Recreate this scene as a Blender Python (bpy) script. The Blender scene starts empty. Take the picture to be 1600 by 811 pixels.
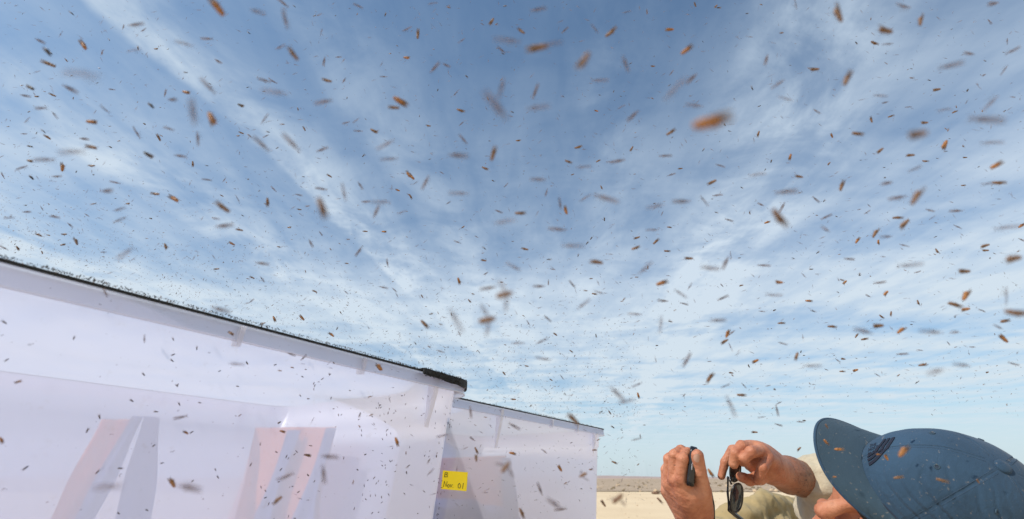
import bpy, bmesh, math, random
import numpy as np
from mathutils import Vector, Matrix, Euler
random.seed(7); rng = np.random.default_rng(7)
C = bpy.context.scene.collection
SC = bpy.context.scene
# ------------------------------------------------------------------ camera
F_PX, PITCH, EYE = 711.0, math.radians(25.65), 0.60
cam_d = bpy.data.cameras.new('camera'); cam = bpy.data.objects.new('camera', cam_d); C.objects.link(cam)
cam.location = (0, 0, EYE); cam.rotation_euler = (math.pi/2 + PITCH, 0, 0)
cam_d.sensor_width = 36; cam_d.lens = 36*F_PX/1600; cam_d.clip_start = 0.01; cam_d.clip_end = 20000
cam_d.dof.use_dof = True; cam_d.dof.focus_distance = 0.85; cam_d.dof.aperture_fstop = 5.8
SC.camera = cam
# ------------------------------------------------------------------ sun, sky, exposure
SUN_EL, SUN_AZ = math.radians(45), math.radians(-118)      # azimuth clockwise from +Y (the view)
sd = Vector((math.sin(SUN_AZ)*math.cos(SUN_EL), math.cos(SUN_AZ)*math.cos(SUN_EL), math.sin(SUN_EL)))
sl = bpy.data.lights.new('sun', 'SUN'); sl.energy = 4.0; sl.angle = math.radians(0.6); sl.color = (1, .93, .82)
so = bpy.data.objects.new('sun', sl); C.objects.link(so); so.rotation_euler = (-sd).to_track_quat('-Z', 'Y').to_euler()
SC.view_settings.view_transform = 'Standard'; SC.view_settings.look = 'None'
SC.view_settings.exposure = 0.0; SC.view_settings.gamma = 1.0
SC.cycles.max_bounces = 10; SC.cycles.transparent_max_bounces = 24; SC.cycles.diffuse_bounces = 3
SC.cycles.caustics_reflective = False; SC.cycles.caustics_refractive = False

class NT:
    """small helper round a node tree"""
    def __init__(s, nt): s.nt = nt; s.n = nt.nodes; s.l = nt.links
    def node(s, t, **k):
        x = s.n.new(t)
        for a, b in k.items(): setattr(x, a, b)
        return x
    def put(s, sock, v):
        if hasattr(v, 'is_output') or isinstance(v, bpy.types.NodeSocket): s.l.new(v, sock)
        elif v is not None: sock.default_value = v
    def m(s, op, a, b=None, c=None, clamp=False):
        x = s.node('ShaderNodeMath', operation=op, use_clamp=clamp)
        for i, v in enumerate((a, b, c)):
            if v is not None: s.put(x.inputs[i], v)
        return x.outputs[0]
    def noise(s, vec, scale, detail=4, rough=.5, dist=0.0):
        x = s.node('ShaderNodeTexNoise'); s.put(x.inputs['Vector'], vec)
        x.inputs['Scale'].default_value = scale; x.inputs['Detail'].default_value = detail
        x.inputs['Roughness'].default_value = rough; x.inputs['Distortion'].default_value = dist
        return x.outputs['Fac']
    def ramp(s, fac, stops, interp='LINEAR'):
        x = s.node('ShaderNodeValToRGB'); s.put(x.inputs[0], fac); e = x.color_ramp.elements
        x.color_ramp.interpolation = interp
        while len(e) < len(stops): e.new(.5)
        for i, (p, c) in enumerate(stops):
            e[i].position = p; e[i].color = tuple(c)+(1,) if len(c) == 3 else c
        return x.outputs[0]
    def mix(s, f, a, b, mode='MIX'):
        x = s.node('ShaderNodeMix', data_type='RGBA', blend_type=mode)
        s.put(x.inputs[0], f); s.put(x.inputs[6], a); s.put(x.inputs[7], b); return x.outputs[2]
    def smooth(s, v, a, b, lo=0.0, hi=1.0):
        x = s.node('ShaderNodeMapRange', interpolation_type='SMOOTHSTEP')
        s.put(x.inputs[0], v)
        for i, q in enumerate((a, b, lo, hi)): x.inputs[i+1].default_value = q
        return x.outputs[0]
    def mapping(s, vec, scale=(1, 1, 1), rot=(0, 0, 0), loc=(0, 0, 0)):
        x = s.node('ShaderNodeMapping'); s.put(x.inputs[0], vec)
        x.inputs['Scale'].default_value = scale; x.inputs['Rotation'].default_value = rot; x.inputs['Location'].default_value = loc
        return x.outputs[0]

w = bpy.data.worlds.new('World'); SC.world = w; w.use_nodes = True
N = NT(w.node_tree); N.n.clear()
sky = N.node('ShaderNodeTexSky', sky_type='NISHITA', sun_disc=False)
sky.sun_elevation = SUN_EL; sky.sun_rotation = SUN_AZ; sky.air_density = 1.0; sky.dust_density = 1.2; sky.ozone_density = 1.6
tc = N.node('ShaderNodeTexCoord').outputs['Generated']
sep = N.node('ShaderNodeSeparateXYZ'); N.l.new(tc, sep.inputs[0])
X, Y, Z = sep.outputs
zc = N.m('MAXIMUM', Z, 0.03)
u = N.m('DIVIDE', X, zc); v = N.m('DIVIDE', Y, zc)
comb = N.node('ShaderNodeCombineXYZ'); N.put(comb.inputs[0], u); N.put(comb.inputs[1], v); pv = comb.outputs[0]
wn = N.m('SUBTRACT', N.noise(pv, 1.1, 3, .5), .5)                       # slow warp of the bands
wf = N.m('SUBTRACT', N.noise(pv, 5.0, 4, .6), .5)
ub = N.m('ADD', N.m('ADD', u, N.m('MULTIPLY', v, -0.19)), N.m('ADD', N.m('MULTIPLY', wn, .22), N.m('MULTIPLY', wf, .05)))
fib = N.noise(N.mapping(pv, (4.2, 1.3, 1), (0, 0, .12)), 1.0, 6, .55, .5)   # long fibres of cirrus
fib2 = N.noise(N.mapping(pv, (11., 3.5, 1), (0, 0, -.3)), 1.0, 6, .58, .8)
puff = N.noise(N.mapping(pv, (1.7, 1.7, 1)), 1.6, 8, .62, .5)
bars = N.noise(N.mapping(pv, (.32, 1.15, 1), (0, 0, .22), (3.1, 1.7, 0)), 1.0, 6, .55, .35)      # cross bands low over the horizon
puffs = N.smooth(puff, .36, .60, .45, 1.05)
def band(c, wl, wr, a):                                                # a streak of cirrus: sharp edge one side, soft the other
    l = N.smooth(ub, c-wl, c); r = N.smooth(ub, c, c+wr, 1.0, 0.0)
    return N.m('MULTIPLY', N.m('MULTIPLY', l, r), a)
bands = None
for b in ((-1.08, .04, .34, .56), (-.66, .09, .30, .20), (-1.70, .08, .45, .42), (.62, .30, .42, .60), (-2.9, .1, .8, .5), (.08, .12, .22, .16)):
    q = band(*b); bands = q if bands is None else N.m('MAXIMUM', bands, q)
tex = N.m('ADD', N.m('ADD', N.m('MULTIPLY', fib, .6), N.m('MULTIPLY', fib2, .35)), N.m('MULTIPLY', puff, .8))
tex = N.smooth(tex, .60, 1.18)
bar = N.smooth(bars, .36, .60)
lowz = N.smooth(Z, .03, .16)
low = N.smooth(Z, .22, .86, 1.0, 0.0)                                   # the veil thickens towards the horizon
veil = N.m('ADD', N.m('MULTIPLY', tex, .30), N.m('MULTIPLY', bar, .42))
veil = N.m('ADD', N.m('ADD', N.m('MULTIPLY', N.m('SUBTRACT', veil, .40), lowz), .40), .27)
bands = N.m('MULTIPLY', bands, lowz)
dens = N.m('ADD', N.m('MULTIPLY', N.m('MULTIPLY', bands, puffs), N.m('ADD', N.m('MULTIPLY', tex, .8), .22)), N.m('MULTIPLY', low, veil))
dens = N.m('ADD', dens, N.m('ADD', N.m('MULTIPLY', tex, .12), .06))
dens = N.m('MULTIPLY', dens, 1.0, clamp=True)
ccol = N.ramp(Z, [(0.0, (.76, .88, .95)), (.40, (.71, .83, .96)), (1.0, (.52, .66, .82))])
cl = N.node('ShaderNodeVectorMath', operation='SCALE'); N.l.new(ccol, cl.inputs[0]); cl.inputs['Scale'].default_value = 9.0
skym = N.mix(1.0, sky.outputs[0], (0.78, 1.17, 1.36, 1), 'MULTIPLY')
final = N.mix(dens, skym, cl.outputs[0])
bg = N.node('ShaderNodeBackground'); N.l.new(final, bg.inputs[0]); bg.inputs[1].default_value = 0.10
wo = N.node('ShaderNodeOutputWorld'); N.l.new(bg.outputs[0], wo.inputs[0])

# ------------------------------------------------------------------ helpers
CF = np.array([0, math.cos(PITCH), math.sin(PITCH)]); CU = np.array([0, -math.sin(PITCH), math.cos(PITCH)]); CR = np.array([1., 0, 0])
def ray(px, py): return (px-800)*CR - (py-405.5)*CU + F_PX*CF
def at(px, py, zc): return ray(px, py)*(zc/F_PX) + np.array([0, 0, EYE])      # world point seen there at that depth
def atz(px, py, z):
    r = ray(px, py); return r*((z-EYE)/r[2]) + np.array([0, 0, EYE])
def new_obj(name, me, parent=None):
    o = bpy.data.objects.new(name, me); C.objects.link(o)
    if parent: o.parent = parent
    return o
def mesh(name, V, Fc, mats, parent=None, smooth=True, mi=None):
    me = bpy.data.meshes.new(name); me.from_pydata([tuple(map(float, a)) for a in V], [], [tuple(map(int, a)) for a in Fc])
    for m in (mats if isinstance(mats, (list, tuple)) else [mats]): me.materials.append(m)
    if smooth: me.polygons.foreach_set('use_smooth', [True]*len(me.polygons))
    if mi is not None: me.polygons.foreach_set('material_index', list(mi))
    me.update(); return new_obj(name, me, parent)
def tag(o, label=None, cat=None, group=None, kind=None):
    for k, q in (('label', label), ('category', cat), ('group', group), ('kind', kind)):
        if q: o[k] = q
    return o
def empty(name, loc=(0, 0, 0), rz=0.):
    o = bpy.data.objects.new(name, None); C.objects.link(o); o.location = loc; o.rotation_euler = (0, 0, rz); o.empty_display_size = .05; return o
def material(name):
    m = bpy.data.materials.new(name); m.use_nodes = True; n = NT(m.node_tree); b = m.node_tree.nodes['Principled BSDF']
    return m, n, b, m.node_tree.nodes['Material Output']
def tube(pts, r, seg=8, caps=True):
    pts = [np.array(p, float) for p in pts]; V = []; Fc = []
    rs = r if hasattr(r, '__len__') else [r]*len(pts)
    up = np.array([.13, .27, 1.]);
    for i, p in enumerate(pts):
        t = pts[min(i+1, len(pts)-1)]-pts[max(i-1, 0)]; t /= np.linalg.norm(t)+1e-9
        a = np.cross(t, up); a /= np.linalg.norm(a)+1e-9; b = np.cross(t, a)
        for k in range(seg):
            th = 2*math.pi*k/seg; V.append(p+rs[i]*(a*math.cos(th)+b*math.sin(th)))
    for i in range(len(pts)-1):
        for k in range(seg):
            k2 = (k+1) % seg; Fc.append((i*seg+k, i*seg+k2, (i+1)*seg+k2, (i+1)*seg+k))
    if caps: Fc.append(tuple(range(seg))[::-1]); Fc.append(tuple((len(pts)-1)*seg+k for k in range(seg)))
    return V, Fc
def join(parts):
    V = []; Fc = []
    for a, f in parts:
        o = len(V); V += list(a); Fc += [tuple(i+o for i in q) for q in f]
    return V, Fc
def vnoise(P, s, seed=0):
    """cheap smooth noise on an (n,3) array, about -1..1"""
    P = P*s; r = np.random.default_rng(seed); o = np.zeros(len(P)); tot = 0
    for k in range(5):
        a = r.normal(size=(3, 3))*(1+.55*k); ph = r.uniform(0, 6.3, 3)
        q = P@a.T+ph; o += np.sin(q[:, 0]+1.3*np.sin(q[:, 1]+.7*np.sin(q[:, 2])))/(1+.4*k); tot += 1/(1+.4*k)
    return o/tot

# ------------------------------------------------------------------ implicit surfaces (for bodies and cloth)
class SDF:
    def __init__(s): s.it = []
    def cap(s, a, b, ra, rb=None, k=.006, flat=None): s.it.append(('c', np.array(a, float), np.array(b, float), ra, ra if rb is None else rb, k)); return s
    def ell(s, c, r, k=.01, R=None): s.it.append(('e', np.array(c, float), np.array(r, float), R, None, k)); return s
    def sub(s, c, r, k=.006, R=None): s.it.append(('s', np.array(c, float), np.array(r, float), R, None, k)); return s
    def box(s):
        lo = np.full(3, 1e9); hi = -lo
        for t in s.it:
            if t[0] == 'c':
                for p, r in ((t[1], t[3]), (t[2], t[4])): lo = np.minimum(lo, p-r); hi = np.maximum(hi, p+r)
            elif t[0] == 'e': q = t[2].max(); lo = np.minimum(lo, t[1]-q); hi = np.maximum(hi, t[1]+q)
        return lo, hi
    def eval(s, P):
        D = np.full(len(P), 1e3)
        for t in s.it:
            if t[0] == 'c':
                a, b = t[1], t[2]; ab = b-a; h = np.clip(((P-a)@ab)/(ab@ab+1e-12), 0, 1)
                d = np.linalg.norm(P-a-h[:, None]*ab, axis=1)-(t[3]+(t[4]-t[3])*h)
            else:
                q = P-t[1]
                if t[3] is not None: q = q@t[3]
                n = np.linalg.norm(q/t[2], axis=1); g = np.linalg.norm(q/t[2]**2, axis=1); d = n*(n-1)/(g+1e-9)
            k = t[5]
            if t[0] == 's':
                h = np.clip(.5-.5*(D+d)/k, 0, 1); D = D*(1-h)+(-d)*h+k*h*(1-h)
            else:
                h = np.clip(.5+.5*(d-D)/k, 0, 1); D = d*(1-h)+D*h-k*h*(1-h)
        return D
def nets(sdf, res, pad=.008, disp=None):
    lo, hi = sdf.box(); lo = lo-pad; hi = hi+pad; n = np.ceil((hi-lo)/res).astype(int)+1
    ax = [lo[i]+np.arange(n[i])*res for i in range(3)]
    D = np.empty(n)
    B = 8; nb = -(-n//B); bi = np.stack(np.meshgrid(*[np.arange(q) for q in nb], indexing='ij'), -1).reshape(-1, 3)
    cen = lo+(bi*B+(B-1)/2)*res; dc = sdf.eval(cen); lim = res*B*.87*1.25+.009
    loc = np.stack(np.meshgrid(*[np.arange(B)]*3, indexing='ij'), -1).reshape(-1, 3)
    Df = np.empty(tuple(nb*B))
    for q, d0 in zip(bi, dc):
        if abs(d0) > lim: Df[q[0]*B:q[0]*B+B, q[1]*B:q[1]*B+B, q[2]*B:q[2]*B+B] = d0
    act_b = bi[np.abs(dc) <= lim]
    for i in range(0, len(act_b), 300):
        bb = act_b[i:i+300]; G = (bb[:, None, :]*B+loc[None]).reshape(-1, 3); P = lo+G*res; d = sdf.eval(P)
        if disp: d = d+disp(P)
        Df[G[:, 0], G[:, 1], G[:, 2]] = d
    D = Df[:n[0], :n[1], :n[2]]
    S = D < 0
    c = np.zeros(n-1, int); acc = np.zeros(tuple(n-1)+(3,)); cnt = np.zeros(n-1)
    sh = lambda A, o: A[o[0]:A.shape[0]-1+o[0], o[1]:A.shape[1]-1+o[1], o[2]:A.shape[2]-1+o[2]]
    cs = [(i, j, k) for i in (0, 1) for j in (0, 1) for k in (0, 1)]
    for a in cs:
        for axx in range(3):
            if a[axx] == 0:
                b = list(a); b[axx] = 1; da, db = sh(D, a), sh(D, b); x = (da < 0) != (db < 0)
                t = np.where(x, da/(da-db+1e-12), 0)
                for q in range(3): acc[..., q] += np.where(x, a[q]+(t if q == axx else 0), 0)
                cnt += x
    act = cnt > 0; idx = -np.ones(n-1, int); idx[act] = np.arange(act.sum())
    co = np.argwhere(act); V = lo+(co+acc[act]/cnt[act][:, None])*res
    Fc = []
    for axx in range(3):
        o = [(1, 2), (2, 0), (0, 1)][axx]
        a = np.take(S, range(0, n[axx]-1), axx); b = np.take(S, range(1, n[axx]), axx)
        e = np.argwhere(a != b); e = e[(e[:, o[0]] > 0) & (e[:, o[1]] > 0) & (e[:, o[0]] < n[o[0]]-1) & (e[:, o[1]] < n[o[1]]-1)]
        ins = a[tuple(e.T)]
        e1 = e.copy(); e1[:, o[0]] -= 1; e2 = e1.copy(); e2[:, o[1]] -= 1; e3 = e.copy(); e3[:, o[1]] -= 1
        q = np.stack([idx[tuple(z.T)] for z in (e, e1, e2, e3)], 1)
        q[~ins] = q[~ins][:, ::-1]; Fc.append(q)
    return V, np.concatenate(Fc)

# ------------------------------------------------------------------ materials
def mat_plain(name, col, rough=.6, bump=0, bscale=100, var=.0, spec=.5, metal=0.):
    m, n, b, o = material(name); b.inputs['Roughness'].default_value = rough; b.inputs['Metallic'].default_value = metal
    b.inputs['Specular IOR Level'].default_value = spec
    tcn = n.node('ShaderNodeTexCoord').outputs['Object']
    nz = n.noise(tcn, bscale, 4, .6)
    lo = tuple(c*(1-var) for c in col); hi = tuple(min(1, c*(1+var)) for c in col)
    n.l.new(n.ramp(nz, [(.3, lo), (.7, hi)]), b.inputs['Base Color'])
    if bump:
        bp = n.node('ShaderNodeBump'); bp.inputs['Strength'].default_value = bump; bp.inputs['Distance'].default_value = .002
        n.l.new(nz, bp.inputs['Height']); n.l.new(bp.outputs[0], b.inputs['Normal'])
    return m
def mat_plastic(name, col, clear, rough=.5):
    """milky see-through polypropylene: part of the light goes straight through, the rest scatters"""
    m, n, b, o = material(name); n.n.remove(b)
    tcn = n.node('ShaderNodeTexCoord').outputs['Object']
    nz = n.noise(tcn, 5, 4, .6); fine = n.noise(tcn, 420, 2, .5)
    c = n.mix(nz, tuple(a*.93 for a in col)+(1,), tuple(min(1, a*1.03) for a in col)+(1,))
    dust = n.smooth(n.noise(tcn, 60, 5, .65), .60, .75)
    c = n.mix(n.m('MULTIPLY', dust, .25), c, (.62, .55, .48, 1))
    spk = n.smooth(n.noise(tcn, 190, 3, .55), .69, .73); c = n.mix(n.m('MULTIPLY', spk, .6), c, (.22, .17, .14, 1))
    d = n.node('ShaderNodeBsdfDiffuse'); n.l.new(c, d.inputs[0])
    t = n.node('ShaderNodeBsdfTranslucent'); n.l.new(c, t.inputs[0])
    tr = n.node('ShaderNodeBsdfTransparent'); tr.inputs[0].default_value = (.95, .95, 1, 1)
    g = n.node('ShaderNodeBsdfGlossy'); g.inputs['Roughness'].default_value = rough
    bp = n.node('ShaderNodeBump'); bp.inputs['Strength'].default_value = .08; bp.inputs['Distance'].default_value = .001
    n.l.new(n.m('ADD', n.m('MULTIPLY', nz, 6.), fine), bp.inputs['Height']); n.l.new(bp.outputs[0], g.inputs['Normal'])
    a = n.node('ShaderNodeMixShader'); a.inputs[0].default_value = .62; n.l.new(d.outputs[0], a.inputs[1]); n.l.new(t.outputs[0], a.inputs[2])
    e = n.node('ShaderNodeMixShader'); n.put(e.inputs[0], n.m('ADD', clear, n.m('MULTIPLY', nz, .06))); n.l.new(a.outputs[0], e.inputs[1]); n.l.new(tr.outputs[0], e.inputs[2])
    fr = n.node('ShaderNodeFresnel'); fr.inputs[0].default_value = 1.35
    z = n.node('ShaderNodeMixShader'); n.put(z.inputs[0], n.m('MULTIPLY', fr.outputs[0], .35)); n.l.new(e.outputs[0], z.inputs[1]); n.l.new(g.outputs[0], z.inputs[2])
    n.l.new(z.outputs[0], o.inputs[0]); return m
def mat_wing(name, col, alpha):
    m, n, b, o = material(name); n.n.remove(b)
    tcn = n.node('ShaderNodeTexCoord').outputs['Object']
    d = n.node('ShaderNodeBsdfDiffuse'); d.inputs[0].default_value = col+(1,)
    t = n.node('ShaderNodeBsdfTranslucent'); t.inputs[0].default_value = col+(1,)
    a = n.node('ShaderNodeMixShader'); a.inputs[0].default_value = .5; n.l.new(d.outputs[0], a.inputs[1]); n.l.new(t.outputs[0], a.inputs[2])
    vein = n.smooth(n.noise(n.mapping(tcn, (300, 1400, 300)), 1., 2, .5), .5, .62)
    tr = n.node('ShaderNodeBsdfTransparent')
    e = n.node('ShaderNodeMixShader'); n.put(e.inputs[0], n.m('ADD', n.m('MULTIPLY', vein, .25), alpha, clamp=True)); n.l.new(tr.outputs[0], e.inputs[1]); n.l.new(a.outputs[0], e.inputs[2])
    n.l.new(e.outputs[0], o.inputs[0]); return m
M = {}
M['tub'] = mat_plastic('milky_plastic', (.84, .85, .975), .50)
M['rim'] = mat_plastic('milky_plastic_thick', (.95, .94, .98), .45)
M['black'] = mat_plain('black_rubber', (.018, .020, .022), .75, .8, 900, .5)
M['wing'] = mat_wing('wing_membrane', (.27, .19, .14), .42)
M['wing_pale'] = mat_wing('wing_membrane_pale', (.26, .19, .18), .25)
M['wing_faint'] = mat_wing('wing_membrane_faint', (.28, .22, .23), .13)
M['fly_dark'] = mat_plain('fly_dark', (.035, .022, .014), .45, 0, 400, .4)
M['fly_brown'] = mat_plain('fly_brown', (.21, .115, .065), .4, .3, 500, .45)
M['fly_orange'] = mat_plain('fly_orange', (.33, .135, .035), .4, .3, 500, .5)
M['fly_black'] = mat_plain('fly_black', (.012, .012, .012), .4)
M['leg'] = mat_plain('fly_leg', (.08, .045, .025), .5)
def mat_skin():
    m, n, b, o = material('skin'); tcn = n.node('ShaderNodeTexCoord').outputs['Object']
    a = n.noise(tcn, 22, 5, .6); f = n.noise(tcn, 260, 4, .65); lines = n.noise(n.mapping(tcn, (90, 420, 200), (.3, .5, .2)), 1, 5, .6, .8)
    c = n.ramp(a, [(.25, (.34, .10, .05)), (.5, (.52, .205, .11)), (.75, (.64, .30, .18))])
    c = n.mix(n.smooth(f, .55, .8, 0., .45), c, (.33, .13, .07, 1))
    at_ = n.node('ShaderNodeAttribute', attribute_name='tan'); hairy = n.noise(n.mapping(tcn, (120, 420, 260), (.2, .6, .4)), 1, 3, .6, .6)
    c2 = n.ramp(a, [(.25, (.21, .085, .04)), (.75, (.37, .165, .085))]); c2 = n.mix(n.smooth(hairy, .50, .64, 0., .75), c2, (.07, .035, .02, 1))
    c = n.mix(at_.outputs['Fac'], c, c2)
    n.l.new(c, b.inputs['Base Color']); b.inputs['Roughness'].default_value = .48
    b.inputs['Subsurface Weight'].default_value = .05; b.inputs['Subsurface Radius'].default_value = (1, .35, .2); b.inputs['Subsurface Scale'].default_value = .004
    bp = n.node('ShaderNodeBump'); bp.inputs['Strength'].default_value = .8; bp.inputs['Distance'].default_value = .0018
    n.l.new(n.m('ADD', n.m('MULTIPLY', f, .5), lines), bp.inputs['Height']); n.l.new(bp.outputs[0], b.inputs['Normal']); return m
M['skin'] = mat_skin()
def mat_cloth(name, col, weave=900, var=.15, bump=.35, big=.0):
    m, n, b, o = material(name); tcn = n.node('ShaderNodeTexCoord').outputs['Object']
    a = n.noise(tcn, 14, 5, .6); wv = n.node('ShaderNodeTexWave'); n.l.new(tcn, wv.inputs[0]); wv.inputs['Scale'].default_value = weave; wv.inputs['Distortion'].default_value = 1.
    f = n.noise(tcn, 700, 3, .6); sp = n.smooth(n.noise(tcn, 160, 3, .6), .63, .72)
    lo = tuple(c*(1-var) for c in col); hi = tuple(min(1, c*(1+var)) for c in col)
    c = n.ramp(a, [(.3, lo), (.7, hi)]); c = n.mix(n.m('MULTIPLY', sp, .25), c, (.45, .36, .26, 1))
    n.l.new(c, b.inputs['Base Color']); b.inputs['Roughness'].default_value = .85; b.inputs['Specular IOR Level'].default_value = .25
    b.inputs['Sheen Weight'].default_value = .1
    wr = n.noise(n.mapping(tcn, (38, 95, 60), (.4, .2, .5)), 1, 4, .55, 1.2)
    bp = n.node('ShaderNodeBump'); bp.inputs['Strength'].default_value = bump; bp.inputs['Distance'].default_value = .004
    n.l.new(n.m('ADD', n.m('MULTIPLY', wr, 1.0+big), n.m('MULTIPLY', f, .12)), bp.inputs['Height']); n.l.new(bp.outputs[0], b.inputs['Normal']); return m
M['cap'] = mat_cloth('cap_cotton_blue', (.029, .064, .112), 900, .14, .25, .2)
M['cap_brim'] = mat_cloth('cap_brim_blue', (.040, .074, .108), 900, .12, .12)
M['shirt'] = mat_cloth('cream_shirt', (.52, .45, .33), 800, .1, .5, .5)
M['khaki'] = mat_cloth('khaki_trousers', (.37, .28, .14), 700, .15, .45)
M['stitch'] = mat_plain('blue_thread', (.035, .07, .12), .8)
M['seam'] = mat_plain('dark_seam', (.018, .030, .055), .8)
M['hair'] = mat_plain('dark_hair', (.045, .026, .015), .6, .8, 600, .5)
M['glass'] = mat_plain('dark_lens', (.012, .02, .03), .06, 0, 40, .2, .8)
M['black_gloss'] = mat_plain('black_gloss_plastic', (.012, .012, .014), .22, 0, 60, .3, .6)
M['silver'] = mat_plain('brushed_metal', (.6, .6, .62), .3, .1, 300, .1, .5, 1.)
M['nail'] = mat_plain('finger_nail', (.60, .36, .27), .3)
M['white'] = mat_plain('eye_white', (.75, .7, .66), .2)

# ------------------------------------------------------------------ the ground and the far shore
def mat_sand():
    m, n, b, o = material('pale_sand'); tcn = n.node('ShaderNodeTexCoord').outputs['Object']
    a = n.noise(tcn, .35, 6, .6); f = n.noise(tcn, 12, 6, .7); g = n.noise(tcn, 90, 4, .6)
    c = n.ramp(a, [(.3, (.68, .52, .34)), (.7, (.78, .62, .42))]); c = n.mix(n.smooth(f, .58, .72, 0., .55), c, (.40, .29, .18, 1)); c = n.mix(n.smooth(g, .62, .75, 0., .5), c, (.25, .19, .13, 1))
    n.l.new(c, b.inputs['Base Color']); b.inputs['Roughness'].default_value = .95; b.inputs['Specular IOR Level'].default_value = .1
    bp = n.node('ShaderNodeBump'); bp.inputs['Strength'].default_value = .5; bp.inputs['Distance'].default_value = .03; n.l.new(f, bp.inputs['Height']); n.l.new(bp.outputs[0], b.inputs['Normal']); return m
def grid(x0, x1, y0, y1, nx, ny, zf):
    V = []; Fc = []
    for j in range(ny+1):
        for i in range(nx+1):
            x = x0+(x1-x0)*i/nx; y = y0+(y1-y0)*j/ny; V.append((x, y, zf(x, y)))
    for j in range(ny):
        for i in range(nx): a = j*(nx+1)+i; Fc.append((a, a+1, a+nx+2, a+nx+1))
    return V, Fc
V, Fc = grid(-9000, 9000, -3000, 9000, 8, 8, lambda x, y: 0.)
tag(mesh('ground', V, Fc, mat_sand(), smooth=False), kind='structure')
mflat = mat_plain('brown_scrub', (.42, .32, .23), .95, .3, .35, .3, .1)
V, Fc = grid(-900, 900, 24, 420, 60, 60, lambda x, y: .02+.01*math.sin(x*.13)+.01*math.sin(y*.31))
V = [(x, y+2.5*math.sin(x*.21)+1.4*math.sin(x*.57+1) if y < 30 else y, z) for x, y, z in V]
tag(mesh('mud_flat', V, Fc, mflat), kind='structure')
mshore = mat_plain('pale_far_shore', (.50, .38, .31), .95, 0, .01, .12, .1)
V, Fc = grid(-6000, 6000, 421, 2600, 10, 6, lambda x, y: .05)
tag(mesh('far_shore', V, Fc, mshore, smooth=False), kind='structure')
def hz(x, y):
    t = (y-2600)/2400; e = math.sin(math.pi*min(1, max(0, t)))
    return max(0, e*(6+4*math.sin(x*.0011+.6)+5*math.sin(x*.0031)+2*math.sin(x*.011)+1.2*math.sin(x*.03)+ max(0, x-2200)*.016))+.05
V, Fc = grid(-7000, 9000, 2600, 5000, 260, 10, hz)
tag(mesh('distant_hills', V, Fc, mat_plain('hazy_hill', (.40, .31, .285), .95, 0, .004, .12, .1)), kind='structure')

# ------------------------------------------------------------------ the two plastic tubs
HR = EYE+.15
RZ = math.radians(90-32.3)                                   # the long sides run this way
DL = np.array([math.cos(RZ), math.sin(RZ), 0]); DN = np.array([-math.sin(RZ), math.cos(RZ), 0])
TAPER = math.tan(math.radians(5.6))
def rrect(L, W, r, off, z, seg=8, sub=1):
    """counter-clockwise rounded rectangle [0,L]x[0,W] in plan, pushed outwards by off"""
    P = []; r2 = max(.004, r+off)
    for cx, cy, a0 in ((L-r, r, -90), (L-r, W-r, 0), (r, W-r, 90), (r, r, 180)):
        for k in range(seg+1):
            a = math.radians(a0+90*k/seg); P.append((cx+r2*math.cos(a), cy+r2*math.sin(a), z))
    return P
def loft(loops, closed=True, cap_last=False):
    V = [p for l in loops for p in l]; n = len(loops[0]); Fc = []
    for i in range(len(loops)-(0 if closed == 'ring' else 1)):
        j = (i+1) % len(loops)
        for k in range(n):
            k2 = (k+1) % n; Fc.append((i*n+k, i*n+k2, j*n+k2, j*n+k))
    if cap_last: Fc.append(tuple((len(loops)-1)*n+k for k in range(n)))
    return V, Fc
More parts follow.
